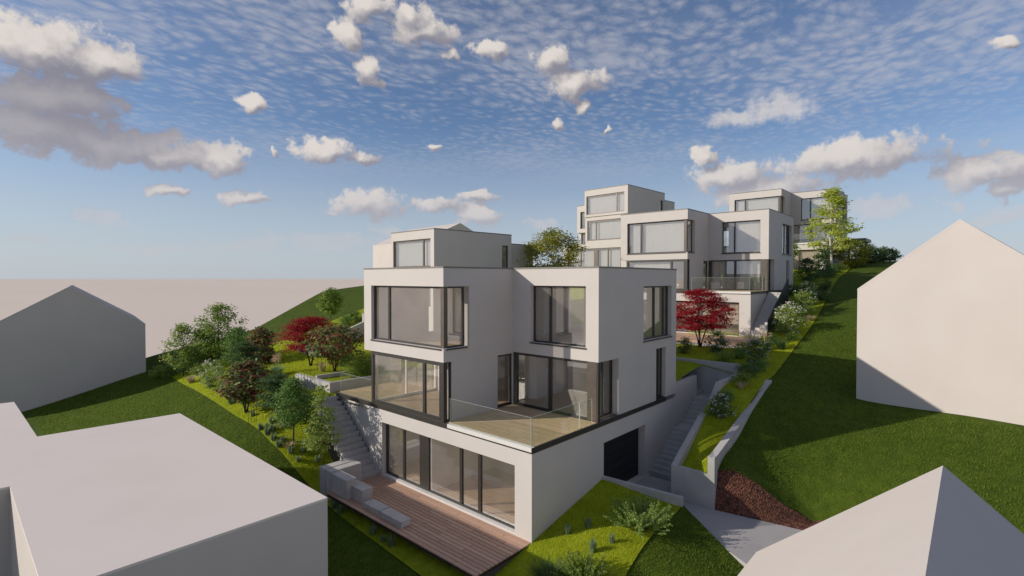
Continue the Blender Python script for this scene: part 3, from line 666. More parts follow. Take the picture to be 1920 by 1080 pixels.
# ------------------------------------------------------------------ the two white houses of the left row
def tower_house(loc, rz, label, low=False):
    H = empty('tower_house', loc, rz, label, 'house', 'white three storey houses of the left row')
    # local frame: x back, y left, z up; the corner of the top box is the origin at z = 0 (roof)
    w = MB(); D, Wd, st = 8.0, 5.65, 3.06
    wall(w, 'x', 0, .3, 0, Wd, -st, -.07, [(.42, Wd-.25, -2.82, -.72)])
    wall(w, 'y', 0, .3, .3, D, -3.6, -.07, [(D-1.1, D-.35, -3.3, -.95)])
    wall(w, 'y', Wd-.3, Wd, .3, D, -3.6, -.07); wall(w, 'x', D-.3, D, .3, Wd-.3, -3.6, -.07)
    wall(w, 'x', .12, .42, .02, Wd-.02, -2*st, -st, [(.6, Wd-.3, -5.75, -3.5)])
    wall(w, 'y', .02, .3, .42, 11, -3*st-1.5, -3.6)
    wall(w, 'x', .12, .42, .02, 9.0, -3*st-1.5, -2*st, [(.9, 8.2, -8.9, -6.62)])
    wall(w, 'y', 8.7, 9.0, .42, 11, -3*st-1.5, -2*st)
    # box to the left, lower by half a storey
    if not low: wall(w, 'x', .65, .95, Wd+.02, 7.2, -4.7, -1.6, [(Wd+.02, 6.75, -4.25, -2.3)])
    if not low:
        wall(w, 'y', 6.95, 7.2, .95, 9, -7.2, -1.6); wall(w, 'x', .9, 1.2, Wd+.02, 6.95, -7.0, -4.7, [(Wd+.1, 6.8, -6.9, -4.8)])
        w.box(.95, 9, Wd, 6.95, -1.9, -1.62); w.box(.95, 9, Wd, 6.95, -4.69, -4.4)
    else: w.box(.5, 9, Wd, 8.5, -6.4, -3.62)
    w.box(.3, D-.3, .3, Wd-.3, -.35, -.1); w.box(.42, 11, .3, 5.6, -3.6, -3.3); w.box(.42, 11, .3, 8.7, -6.4, -6.1)
    # lower block at the back right
    w.box(D, D+3.0, .3, Wd, -9, -.78)
    w.build('wall', plaster, H)
    c = MB(); c.box(-.02, D+.02, -.02, Wd+.02, -.07, 0); c.box(D+.02, D+3.02, .28, Wd+.02, -.78, -.71); c.box(.63, 9, Wd+.021, 7.22, -1.6, -1.54) if not low else None
    c.build('roof_coping', capm, H)
    f = MB(); f.box(.3, D-.3, .3, Wd-.3, -3.3, -3.06); f.build('floor', floorwood, H)
    p = MB(); p.box(4.5, 4.6, .3, Wd-.3, -3.05, -.36); p.box(4.5, 4.6, .3, Wd-.1, -6.1, -3.61); p.box(4.5, 4.6, .3, 8.6, -9, -6.41); (None if low else p.box(4.5, 4.6, Wd+.2, 6.9, -4.3, -1.91))
    p.build('interior_wall', interior, H)
    window(H, 'x', .1, .42, Wd-.25, -2.82, -.72, [(1.45, .13)], fw=.1, mat=bronze)
    window(H, 'y', .12, D-1.1, D-.35, -3.3, -.95, [], fw=.08)
    window(H, 'x', .2, .6, Wd-.3, -5.75, -3.5, [(4.2, .12)], fw=.14, mat=bronze)
    window(H, 'x', .2, .9, 8.2, -8.9, -6.62, [(2.6, .14), (4.2, .55), (6.3, .14)], fw=.14, mat=bronze)
    if not low: window(H, 'x', .8, Wd+.05, 6.75, -4.25, -2.3, [], fw=.08, mat=bronze)
    if not low: window(H, 'x', 1.0, Wd+.1, 6.8, -6.9, -4.8, [], fw=.08, mat=bronze)
    if not low: g = MB(); g.box(.6, .62, Wd+.1, 8.0, -6.9, -5.8); g.build('glass_rail', railglass, H)
    cu = lambda y0, y1, z0, z1, x=.42: curtain(H, x, y0, y1, z0, z1)
    cu(.5, Wd-.3, -2.8, -.74, .36)
    if not low: cu(.7, Wd-.4, -5.72, -3.52, .5); cu(1.0, 8.1, -8.85, -6.64, .5); cu(Wd+.1, 6.7, -4.2, -2.32, 1.1)
    return H
tower_house((23.86, 29.1, 9.66), R(-2.6), 'white house with slate grey shaded side rising behind the nearest house', low=True)
tower_house((48.73, 27.34, 16.0), R(-2.6), 'tall white three storey house with stacked large windows uphill on the left')

# ------------------------------------------------------------------ plain neighbour houses
def gable_house(name, loc, rz, width, depth, eave, ridge, label, base=-4.0, off=0.5):
    """front gable in the local plane x = 0, running along y from 0 to width; the house runs back along +x"""
    H = empty(name, loc, rz, label, 'house')
    m = MB(); mid = width*off
    e0, e1 = eave if isinstance(eave, tuple) else (eave, eave)
    prof = [(0, base), (width, base), (width, e1-.02), (mid, ridge-.02), (0, e0-.02)]
    i = len(m.v); n = 5
    m.v += [(0, y, z) for y, z in prof] + [(depth, y, z) for y, z in prof]
    m.f += [tuple(range(5)), tuple(reversed(range(5, 10)))] + [(k, (k+1) % 5, 5+(k+1) % 5, 5+k) for k in (0, 1, 4)]
    m.build('wall', massing, H)
    r = MB(); t = .12
    r.v = [(-.004, -.004, e0), (-.004, mid, ridge), (-.004, width+.004, e1), (depth+.004, -.004, e0), (depth+.004, mid, ridge), (depth+.004, width+.004, e1)]
    r.v += [(x, y, z-t) for x, y, z in r.v]
    r.f = [(0, 1, 4, 3), (1, 2, 5, 4), (6, 9, 10, 7), (7, 10, 11, 8), (0, 6, 7, 1), (1, 7, 8, 2), (3, 4, 10, 9), (4, 5, 11, 10), (0, 3, 9, 6), (2, 8, 11, 5)]
    r.build('roof', massing, H)
    return H
# left: shaded gable
gable_house('gabled_house', (10.54, 48.13, 0), R(81.9), 9.2, 12.0, (2.45, 2.40), 5.42, 'plain white gabled house on the left meadow, its wall in shade', base=-5, off=4.467/9.2)
# right: sunlit gable towards the camera
gable_house('gabled_house', (29.35, -3.3, 0), R(5.4-0.0)*-1, 7.55, 10.0, 5.49, 8.59, 'tall plain white gabled house on the right meadow, its gable in full sun', base=-2)
# behind the left row
gable_house('gabled_house', (49.32, 47.6, 0), R(84), 11.2, 12.5, 10.5, 13.0, 'white gabled house with pitched roof peeping over the flat roof of the left row', base=0)
# bottom right: roof seen from above
H = empty('ridged_roof_house', (0, 0, 0), 0, 'plain white house cropped at the lower right, its ridge pointing at the camera', 'house')
m = MB(); xr, yr, zr = 16.0, .48, 1.51
for sgn, ye, ze in ((1, 4.67, -2.1), (-1, -3.7, -2.1)):
    m.quad((xr, yr, zr), (5, yr, zr), (5, ye, ze), (xr, ye, ze))
m.quad((5, yr, zr-.1), (xr, yr, zr-.1), (xr, 4.67, -2.2), (5, 4.67, -2.2))
m.face([(xr, yr, zr), (xr, 4.67, -2.1), (xr, 4.67, -2.2), (xr, yr, zr-.1)])
m.build('roof', massing, H)
m = MB(); i = 0
m.v = [(xr-.05, -3.6, -4.5), (xr-.05, 4.55, -4.5), (xr-.05, 4.55, -2.1), (xr-.05, .48, 1.40), (xr-.05, -3.6, -2.12), (5, -3.6, -4.5), (5, 4.55, -4.5), (5, 4.55, -2.1), (5, .48, 1.40), (5, -3.6, -2.12)]
m.f = [(0, 1, 2, 3, 4), (5, 9, 8, 7, 6), (0, 5, 6, 1), (1, 6, 7, 2), (0, 4, 9, 5)]
m.build('wall', massing, H)
# bottom left: flat roofs round a sunken court
H = empty('flat_roofed_house', (0, 0, 0), 0, 'large plain white flat roofed house cropped at the lower left, around a sunken court', 'house')
m = MB(); zt = .05
out = [(6.9, 12.96), (6.9, 25.95), (2.28, 26.1), (2.2, 34.3), (-6, 34.3), (-6, 20.5), (1.19, 20.42), (1.19, 12.96)]
n = len(out); m.v = [(x, y, -5) for x, y in out] + [(x, y, zt-.06) for x, y in out]
m.f = [tuple(n+k for k in range(n)), *[(k, (k+1) % n, n+(k+1) % n, n+k) for k in range(n)]]
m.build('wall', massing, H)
m = MB(); m.prism([(x, y) for x, y in out], zt-.06, zt); m.build('roof', sunlit_roof, H)

# canopy at the far upper end
H = empty('carport', (75.0, 10.0, 7.8), 0, 'grey flat roofed carport beyond the farthest house', 'carport')
m = MB(); m.box(.6, 5, -.2, 1.9, 2.75, 3.15); m.build('roof', capm, H)
for x, y in ((.9, .3), (4.6, .3), (.9, 1.6)):
    m = MB(); m.box(x-.14, x+.14, y-.14, y+.14, -.6, 2.75); m.build('post', capm, H)

# ------------------------------------------------------------------ decks, stairs, walls
H = empty('wooden_deck', (0, 0, 0), 0, 'reddish brown timber deck in front of the lowest storey of the nearest house', 'deck')
m = MB(); x = 10.72
while x < 13.3:
    ya = 11.14; k = int(x*100) % 7
    while ya < 20.2:
        yb = min(20.25, ya + (0.7+.35*k if ya == 11.14 else 2.4)); m.box(x, x+.150, ya, yb-.02, -3.10, -3.06); ya = yb
    x += .178
m.build('deck_board', deckwood, H)
m = MB(); m.box(10.74, 13.34, 11.18, 20.2, -3.22, -3.105); m.build('deck_frame', darkbark, H)
m = MB(); x = 33.9
while x < 38.0:
    m.box(x, x+.128, 10.7, 20.6, 1.70, 1.82); x += .14
tag(m.build('wooden_deck', deckwood), 'timber deck in front of the second house behind the red maple', 'deck')
m = MB(); x = 17.6
while x < 21.4:
    m.box(x, x+.128, 27.3, 34.5, .46, .50); x += .14
tag(m.build('wooden_deck', deckwood), 'timber deck behind the hedge at the left of the nearest house', 'deck')

s, _, _ = stair('', '', 12.12, 13.42, 20.3, 24.15, -3.06, 0.02, 15, 'y', .42)
tag(s.build('outdoor_stair', concrete, bevel=.012), 'concrete steps climbing from the lower deck to the left terrace', 'stairs')
m = MB(); m.box(XF-.1, XF-.02, 21.6, 24.0, .0, .0); m = MB(); m.tube([(13.3, 23.95, -.12), (13.3, 21.55, -.12)], [.03, .03], 8)
tag(m.build('handrail', black), 'short black handrail on the wall over the concrete steps', 'handrail')

# right stair with its side walls
s = MB(); n = 10
for k in range(n): s.box(22.0+k*.27, 22.0+(k+1)*.27, 9.28, 11.12, -3.6, -3.13+(k+1)*.167)
s.box(24.7, 25.5, 9.28, 11.12, -3.4, -1.455)
for k in range(6): s.box(25.5+k*.27, 25.5+(k+1)*.27, 9.28, 11.12, -3, -1.46+(k+1)*.178)
s.box(27.12, 28.4, 9.28, 11.12, -3, -.39)
for k in range(4): s.box(27.42, 28.4, 11.12+k*.27, 11.12+(k+1)*.27, -2, -.39+(k+1)*.17)
tag(s.build('outdoor_stair', concrete, bevel=.012), 'concrete steps climbing from the garage door between the house and a grassy strip', 'stairs')
def thin_wall(name, pts, y0, y1, zb, label, mat=concrete, cat='wall'):
    m = MB(); m.side_prism([(pts[0][0], zb)] + [(pts[-1][0], zb)] + [p for p in reversed(pts)], y0, y1)
    return tag(m.build(name, mat), label, cat)
m = MB(); m.side_prism([(20.22, -3.5), (27.5, -3.5), (27.5, .95), (25.15, .95), (23.85, -.18), (23.05, -.26), (20.22, -1.78)], 9.02, 9.27)
m.box(20.215, 20.47, 7.745, 9.019, -3.5, -1.80)
tag(m.build('retaining_wall', concrete), 'concrete wall between the garage steps and the grassy strip, with its end facing the driveway', 'wall')
thin_wall('retaining_wall', [(20.21, -1.06), (20.5, -1.04), (25.45, .18), (27.85, .88)], 7.47, 7.742, -3.5, 'slanting concrete wall between the grassy strip and the right meadow')
m = MB(); m.box(28.4, 28.6, 9.28, 16.5, -1.5, 1.40); m.box(27.5, 28.4, 9.02, 9.27, -1, 1.0)
tag(m.build('retaining_wall', concrete), 'tall concrete wall at the head of the garage steps, below the shrubs', 'wall')
m = MB(); m.box(24.752, 27.42, 11.13, 11.36, -2, .72)
tag(m.build('garden_wall', plaster), 'white wall continuing the side of the nearest house beside the steps', 'wall')
m = MB(); m.side_prism([(27.3, .3), (27.3, .3)], 0, 0) if False else None
m = MB(); m.prism([(17.98, 11.117), (17.80, 11.117), (18.70, 8.1), (18.88, 8.15)], -3.6, [-2.06, -2.06, -2.36, -2.36])
tag(m.build('kerb_wall', concrete), 'low concrete kerb wall between the front lawn and the driveway', 'wall')
# planters of the nearest house and of the house behind
m = MB(); zt = .58
m.box(13.33, 13.55, 24.72, 28.6, -1.0, zt); m.box(13.55, 19.0, 24.72, 24.92, -.6, zt-.001); m.box(13.55, 19, 28.4, 28.6, -.5, zt-.002); m.box(13.55, 18.8, 26.5, 26.65, -.5, zt+.12)
tag(m.build('planter_wall', concrete), 'white planter wall at the left end of the terrace holding a hedge and a red leaved bush', 'planter')
m = MB(); m.box(13.56, 19.0, 24.93, 26.49, -.3, .5); m.box(13.56, 19, 26.66, 28.39, -.3, .62)
tag(m.build('planter_soil', grass_lawn), kind='structure')
m = MB(); m.box(17.5, 17.7, 34.0, 37.2, -.5, 1.0); m.box(17.7, 22, 34.0, 34.2, -.5, .999)
tag(m.build('planter_wall', concrete), 'low white planter wall half hidden behind the left red maple', 'planter')
m = MB(); m.side_prism([(20.6, -.5), (24.5, -.5), (24.5, 3.4), (22.3, 3.2), (22.3, 2.55), (20.6, 1.95)], 35.9, 36.15)
tag(m.build('retaining_wall', concrete), 'shaded slanting wall left of the nearest house, above the hedge', 'wall')
# stepped blocks between second and third house
for (x, y0, y1, z0, z1, lb) in ((51.0, 10.5, 13.0, 4.3, 5.45, 'upper concrete retaining block right of the second house'), (50.0, 10.4, 12.3, 3.6, 4.85, 'lower concrete retaining block right of the second house')):
    m = MB(); m.box(x, x+.9, y0, (y0+y1)/2-.02, z0, z1); m.box(x, x+.9, (y0+y1)/2+.02, y1, z0, z1)
    tag(m.build('retaining_block', concrete), lb, 'wall', 'stepped retaining blocks')
# stone blocks edging the deck
ST = [((10.97, 11.40, 15.28, 16.63, -3.06, -2.835), 'low flat stone block lying on the timber deck, nearest of the row'),
      ((11.01, 11.48, 16.75, 17.85, -3.2, -2.87), 'small low stone block between the big cube block and the flat one'),
      ((11.16, 11.66, 18.16, 19.40, -3.3, -2.55), 'tall cube-like stone block in the middle of the row by the deck'),
      ((10.92, 11.38, 18.95, 20.18, -3.4, -2.28), 'stone block between the middle block and the long sunlit pair'),
      ((10.92, 12.40, 20.22, 20.66, -3.5, -2.24), 'long sunlit stone block beside the foot of the steps, nearer of two'),
      ((10.90, 12.36, 20.69, 21.15, -3.5, -2.22), 'long sunlit stone block beside the foot of the steps, farther of two')]
for (x0, x1, y0, y1, z0, z1), lb in ST:
    m = MB(); m.box(x0, x1, y0, y1, z0, z1)
    tag(m.build('stone_block', stone, bevel=.015), lb, 'stone block', 'stone blocks stepping down beside the deck')

# ------------------------------------------------------------------ plants
def leaf_cloud(pts, l, w, rng, up=0.35, spread=1.0, centre=None):
    """diamond leaves of length l, width w round the given points, in random directions with a bias to lie flat"""
    n = len(pts)
    nrm = rng.normal(size=(n, 3)) * spread; nrm[:, 2] = np.abs(nrm[:, 2]) + up*1.3
    if centre is not None:
        o = pts - np.asarray(centre); o /= np.linalg.norm(o, axis=1, keepdims=True) + 1e-6
        nrm = nrm*.8 + o*.55
    nrm /= np.linalg.norm(nrm, axis=1, keepdims=True)
    t = np.cross(nrm, rng.normal(size=(n, 3))); t /= np.linalg.norm(t, axis=1, keepdims=True) + 1e-9
    b = np.cross(nrm, t); s = rng.uniform(.65, 1.3, (n, 1))
    t = t*l*.5*s; b = b*w*.5*s
    V = np.stack([pts-t, pts+b, pts+t, pts-b], 1).reshape(-1, 3)
    return V, np.arange(4*n).reshape(-1, 4)

def blob_pts(n, c, r, rng, shell=.45):
    """points in an ellipsoid, denser towards its skin"""
    d = rng.normal(size=(n, 3)); d /= np.linalg.norm(d, axis=1, keepdims=True)
    return np.array(c) + d*np.array(r)*(rng.uniform(shell, 1, (n, 1))**.7)

def spray_crown(shape, H, W, n_clump, n_leaf, rng, z0, cl=.22, flat=1.0):
    """clump centres fill a crown outline; returns clump centres and leaf points"""
    cs = []
    while len(cs) < n_clump:
        u = rng.uniform(0, 1); a = rng.uniform(0, 2*pi)
        if shape == 'round': rad = math.sqrt(max(0, 1-(2*u-1)**2))
        elif shape == 'cone': rad = (1-u)**.75*min(1, u*7+.25)
        elif shape == 'umbrella': rad = math.sqrt(max(0, 1-u**1.7))*(0.55+.45*min(1, u*4))
        elif shape == 'column': rad = min(1, u*6+.3)*min(1, (1-u)*2.2+.12)
        elif shape == 'layer': rad = (1-.55*u)*(1 if abs((u*4) % 1 - .5) < .27 else .25)
        else: rad = 1
        rr = rad*(rng.uniform(0, 1)**.42)*rng.uniform(.82, 1.12)
        cs.append((cos(a)*rr*W/2, sin(a)*rr*W/2, z0+u*(H-z0)))
    cs = np.array(cs); per = max(3, n_leaf//n_clump); P = []
    for c in cs:
        k = max(3, int(per*rng.uniform(.5, 1.6)))
        P.append(c + rng.normal(size=(k, 3))*np.array([cl, cl, cl*.6*flat]))
    return cs, np.concatenate(P)

def limbs(H, z0, cs, rng, r0, n=7, lean=0.0, multi=1):
    m = MB()
    for s in range(multi):
        off = rng.normal(size=2)*.0 if multi == 1 else np.array([cos(2*pi*s/multi+1), sin(2*pi*s/multi+1)])
        top = np.array([lean+off[0]*.25*H*(multi > 1), off[1]*.25*H*(multi > 1), z0 + (H-z0)*(.75 if multi == 1 else .45)])
        mid = top*np.array([.35, .35, .5]) + rng.normal(size=3)*.02*H*np.array([1, 1, 0])
        m.tube([(off[0]*.02, off[1]*.02, -.12), tuple(mid*.4), tuple(mid), tuple(top)], [r0, r0*.85, r0*.65, r0*.18], 7)
    idx = rng.choice(len(cs), min(n, len(cs)), replace=False)
    for i in idx:
        c = cs[i]; zs = max(z0*.55, min(c[2]*.72, H*.75)); st = np.array([c[0]*.08, c[1]*.08, zs]); md = st*.45+c*.55 + np.array([0, 0, -.04*H])
        m.tube([tuple(st), tuple(md), tuple(c)], [r0*.42, r0*.28, r0*.08], 5)
    return m

def tree(name, label, loc, H, W, z0, mat, trunkmat=bark, shape='round', n_clump=60, n_leaf=1800, leaf=(.13, .08), cl=.2, flat=1.0, r0=.06, seed=1, multi=1, lean=0.0, cat='tree', group=None, up=.35, nl=8, extra=None):
    rng = np.random.default_rng(seed)
    T_ = empty(name, loc, rng.uniform(0, 6.28), label, cat, group)
    cs, P = spray_crown(shape, H, W, int(n_clump*1.4), int(n_leaf*2.0), rng, z0, cl, flat)
    P[:, 2] = np.maximum(P[:, 2], .04)
    V, F = leaf_cloud(P, *leaf, rng, up, 1.0, (0, 0, z0*.6+H*.25))
    np_obj('crown', V, F, mat, T_)
    limbs(H, z0, cs, rng, r0, nl, lean, multi).build('trunk', trunkmat, T_, smooth=True)
    if extra: extra(T_, cs, P, rng)
    return T_

def blossoms(mat, n, size, frac=.5):
    def f(T_, cs, P, rng):
        out = cs[rng.choice(len(cs), min(n, len(cs)), replace=False)]
        c0 = cs.mean(0); d = out-c0; out = c0 + d*1.18 + np.array([0, 0, .05])
        pts = np.repeat(out, 7, 0) + rng.normal(size=(len(out)*7, 3))*size*.55
        V, F = leaf_cloud(pts, size, size*.9, rng, .3)
        np_obj('blossom', V, F, mat, T_)
    return f

def shrub(name, label, loc, H, W, mat, seed, n_leaf=900, leaf=(.09, .055), n_clump=40, cl=.11, extra=None, group=None, cat='shrub', shape='round', z0=.05, up=.3):
    return tree(name, label, loc, H, W, z0, mat, bark, shape, n_clump, n_leaf, leaf, cl, r0=.022, seed=seed, multi=3, cat=cat, group=group, nl=6, extra=extra, up=up)

def blades(n, H, W, rng, width, droop=.5, base=.25, upr=.0):
    """arching grass blades as narrow two-segment ribbons"""
    a = rng.uniform(0, 2*pi, n); r0 = np.sqrt(rng.uniform(0, 1, n))*W*.5*base; out = rng.uniform(.15, 1, n)*W*.5*(1-upr); hh = H*rng.uniform(.55, 1.05, n)
    dx, dy = np.cos(a), np.sin(a); ps = []
    for f in (0, .55, 1.0):
        rr = r0 + out*f**1.6; zz = hh*(f - droop*.5*f*f)/(1-droop*.5)
        ps.append(np.column_stack([dx*rr, dy*rr, zz]))
    side = np.column_stack([-dy, dx, np.zeros(n)])*width*.5
    V = np.stack([ps[0]-side, ps[0]+side, ps[1]-side*.9, ps[1]+side*.9, ps[2]-side*.15, ps[2]+side*.15], 1).reshape(-1, 3)
    i = np.arange(n)[:, None]*6
    F = np.concatenate([i+np.array([[0, 1, 3, 2]]), i+np.array([[2, 3, 5, 4]])])
    return V, F

def tuft(name, label, loc, H, W, mat, seed, n=120, width=.018, droop=.5, upr=0.0, cat='plant', group=None, plume=None, base=.3):
    rng = np.random.default_rng(seed); V, F = blades(n, H, W, rng, width, droop, base, upr)
    if plume is None:
        o = np_obj(name, V, F, mat, None, loc); return tag(o, label, cat, group)
    T_ = empty(name, loc, 0, label, cat, group); np_obj('blade', V, F, mat, T_)
    ph, pw, k = plume; P = []; st = MB()
    for j in range(k):
        a = rng.uniform(0, 6.28); r = rng.uniform(0, .28)*W; x, y = cos(a)*r, sin(a)*r; zt = ph*rng.uniform(.85, 1.05)
        st.tube([(x*.3, y*.3, 0), (x, y, zt)], [.008, .005], 4)
        q = rng.normal(size=(70, 3))*np.array([pw*.3, pw*.3, .12*ph]); q[:, 2] = np.abs(q[:, 2])*1.2; P.append(q*np.array([1, 1, 1]) + np.array([x, y, zt-.2*ph]))
    V, F = leaf_cloud(np.concatenate(P), .07, .025, rng, 0)
    np_obj('plume', V, F, LF['plume'], T_); st.build('stalk', LF['dry'], T_)
    return T_

def gz(x, y, dz=.04): return (x, y, h(x, y)+dz)

# left garden, from the far end towards the house
tree('young_tree', 'airy pale green young tree farthest left in the garden', gz(11.63, 42.73), 3.75, 2.2, .7, LF['light'], shape='column', n_clump=70, n_leaf=1700, leaf=(.15, .09), cl=.22, r0=.04, seed=11)
tree('young_tree', 'small bushy green tree between the airy young tree and the tall round tree', gz(12.94, 42.3), 2.75, 2.3, .6, LF['green'], n_clump=55, n_leaf=1600, leaf=(.15, .09), cl=.2, r0=.05, seed=12)
tree('round_tree', 'tallest round crowned green tree of the left garden', gz(13.42, 41.0), 4.5, 3.2, 1.15, LF['green'], n_clump=90, n_leaf=3000, leaf=(.15, .10), cl=.24, r0=.07, seed=13)
shrub('bushy_shrub', 'fresh green bushy shrub beside a dark red bush under the tall round tree', gz(13.9, 38.6), 2.7, 2.0, LF['conifer'], 14, 2200, (.12, .07), 70, .17)
shrub('smoke_bush', 'dark purple red bush between the tall round tree and the lawn', gz(14.7, 36.6), 2.4, 2.0, LF['smoke'], 15, 1900, (.17, .13), 70, .19)
tree('layered_cedar', 'dark layered evergreen behind the dark red bush near the meadow edge', gz(11.9, 31.9), 2.95, 2.5, .35, LF['dark'], darkbark, 'layer', 110, 4200, (.13, .05), .17, .35, .06, 16, up=.9)
tree('smoke_tree', 'multi stemmed dark red and green leaved small tree at the meadow edge', gz(10.7, 28.7), 2.6, 2.75, .8, LF['smoke'], darkbark, 'round', 80, 1500, (.19, .15), .2, 1, .045, 17, multi=3, nl=14)
tree('layered_cedar', 'dark layered evergreen on a bare trunk, right of the dark red small tree', gz(11.06, 25.7), 2.4, 2.35, .95, LF['dark'], bark, 'layer', 100, 4200, (.12, .045), .15, .35, .055, 18, up=.9)
tree('conifer', 'fine leaved fresh green conifer on a slim trunk beside the concrete steps', gz(11.07, 24.0), 3.0, 1.75, .95, LF['conifer'], bark, 'column', 90, 3600, (.10, .05), .16, 1, .045, 19)
tree('slender_tree', 'slender sparse light green tree in front of the concrete steps', gz(11.55, 22.2), 3.85, 1.75, .95, LF['light'], bark, 'cone', 75, 1300, (.13, .07), .14, .4, .026, 20, up=.6, nl=22)
shrub('flowering_shrub', 'white flowering shrub at the meadow edge of the left garden', gz(11.3, 36.0), 1.6, 1.25, LF['light'], 21, 900, extra=blossoms(LF['white'], 60, .085))
shrub('small_bush', 'small light green bush at the far corner of the meadow, left of two', gz(10.72, 45.3), .8, .95, LF['light'], 22, 500, (.11, .07), 24, .12)
shrub('small_bush', 'small light green bush at the far corner of the meadow, right of two', gz(11.15, 44.2), .8, .95, LF['green'], 23, 500, (.11, .07), 24, .12)
tuft('grass_clump', 'straw coloured grass clump under the airy young tree', gz(12.3, 43.5), .55, 1.1, LF['dry'], 24, 160, .03)
tuft('grass_clump', 'pinkish straw coloured grass clump on the lower edge of the left garden', gz(11.25, 39.6), .55, .95, LF['dry'], 25, 160, .03)
tuft('grass_clump', 'round blue green grass clump beside the dark red small tree', gz(10.85, 31.1), .72, 1.0, LF['blue'], 26, 300, .025, .6)
tuft('plumed_clump', 'blue green clump with tall tan plumes on the lawn behind the layered evergreen', gz(13.93, 32.4), .75, 1.15, LF['blue'], 27, 260, .025, .5, plume=(1.35, .26, 8))
tuft('grass_clump', 'low dry straw tuft at the foot of the layered evergreen trunk', gz(11.04, 25.25), .3, .75, LF['dry'], 28, 120, .022, .7)
tuft('grass_clump', 'low dry straw tuft at the foot of the fresh green conifer', gz(10.8, 23.9), .32, .78, LF['dry'], 29, 120, .022, .7)
def maple(label, loc, H, W, seed, n):
    tree('red_maple', label, loc, H, W, 1.15, LF['red'], darkbark, 'umbrella', 130, n, (.13, .055), .24, .45, .055, seed, multi=4, up=.55, nl=26)
maple('wide red leaved maple on the lawn left of the nearest house', gz(16.0, 32.1), 3.15, 4.3, 31, 6500)
maple('wide red leaved maple right of the nearest house, in front of the second house', gz(33.5, 13.4), 3.75, 5.1, 32, 8500)
tree('young_tree', 'thin round headed young tree standing alone below the far meadow', gz(23.73, 43.7), 3.45, 1.9, 1.25, LF['green'], bark, 'column', 60, 1900, (.16, .10), .2, 1, .04, 33)
tree('smoke_tree', 'red and green leaved small tree in the white planter beside the terrace', (15.1, 27.4, .62), 2.55, 3.5, .8, LF['smoke'], darkbark, 'round', 85, 1500, (.17, .14), .2, .8, .04, 34, multi=3, nl=14)
shrub('columnar_shrub', 'narrow fresh green shrub behind the planter beside the nearest house', gz(16.9, 29.6), 2.6, 1.0, LF['conifer'], 35, 1300, (.11, .06), 50, .14, shape='column')
tuft('grass_clump', 'pale straw grass clump inside the white planter', (14.6, 27.9, .62), .55, .7, LF['dry'], 36, 160, .022)
for k, (x, y, z, s) in enumerate(((15.2, 25.6, .5, .8), (15.9, 25.7, .5, .85), (16.6, 25.7, .5, .9), (17.3, 25.8, .5, .9), (16.2, 26.2, .5, .95))):
    shrub('hedge_shrub', 'fine leaved green hedge shrub in the planter beside the terrace', (x, y, z), s, 1.05, LF['green'], 40+k, 1100, (.09, .03), 40, .12, group='hedge shrubs in the terrace planter')
shrub('low_shrub', 'low green shrub on the slope above the far white wall, left of two', gz(24.27, 41.9), .85, 1.3, LF['conifer'], 46, 600, (.13, .06), 26, .15)
shrub('low_shrub', 'low green shrub on the slope above the far white wall, right of two', gz(25.83, 42.9), .8, 1.5, LF['conifer'], 47, 600, (.13, .06), 26, .15)
for k, (x, y, s_, mt) in enumerate(((11.6, 26.8, .75, 'green'), (12.3, 25.6, .7, 'light'), (11.9, 28.3, .8, 'conifer'), (11.2, 30.2, .7, 'light'), (12.6, 30.3, .85, 'green'), (11.4, 33.6, .75, 'green'), (12.7, 34.3, .9, 'conifer'),
                                  (11.9, 37.6, .8, 'light'), (12.9, 39.0, .9, 'green'), (12.2, 41.2, .8, 'light'), (11.8, 24.8, .55, 'green'), (12.0, 23.6, .5, 'light'), (15.4, 37.2, .8, 'conifer'), (13.4, 31.0, .7, 'light'))):
    shrub('low_shrub', 'low leafy green shrub in the underplanting of the left garden slope', gz(x, y), s_, s_*1.5, LF[mt], 110+k, 600, (.09, .055), 32, .12, group='underplanting of the left garden')
for k, (x, y, s_) in enumerate(((24.6, 8.6, .4), (26.6, 8.5, .45), (29.6, 8.7, .6), (29.9, 10.6, .6), (31.4, 10.3, .6), (33.2, 10.6, .55), (35.8, 9.6, .6), (36.6, 8.7, .55), (40.3, 9.4, .7))):
    shrub('low_shrub', 'low green ground shrub between the flowering shrubs of the right garden', gz(x, y), s_, s_*1.9, LF['green' if k % 2 else 'conifer'], 130+k, 500, (.08, .05), 28, .11, group='ground shrubs of the right garden')
# small lavender-like tufts of the left garden
LAV = [(10.40, 26.09), (10.62, 25.83), (10.70, 25.42), (10.5, 24.86), (10.46, 25.43), (10.5, 24.31), (10.76, 24.41), (10.76, 23.6), (10.85, 23.04), (11.2, 23.3), (11.39, 23.53), (11.55, 22.58), (10.9, 25.99), (10.71, 27.83)]
lav0 = None
def scatter_tufts(spots, label, group, mat, H, W, seed, n, name='lavender_tuft'):
    base = tuft(name, label, gz(*spots[0]), H, W, mat, seed, n, .022, .15, .35, 'plant', group, base=.7)
    rng = np.random.default_rng(seed)
    for x, y in spots[1:]:
        c = base.copy(); COL.objects.link(c); c.location = gz(x, y); c.rotation_euler = (0, 0, rng.uniform(0, 6)); s = rng.uniform(.8, 1.2); c.scale = (s, s, s*rng.uniform(.85, 1.15))
scatter_tufts(LAV, 'small grey green lavender tuft on the left slope near the concrete steps', 'lavender tufts on the left slope', LF['lavender'], .34, .30, 51, 120)
scatter_tufts([(10.75, 19.6), (10.7, 19.1), (10.66, 16.6), (10.6, 15.9), (10.62, 15.4)], 'small dark tuft in the grass strip below the timber deck', 'tufts along the deck edge', LF['lavender'], .33, .3, 52, 90)
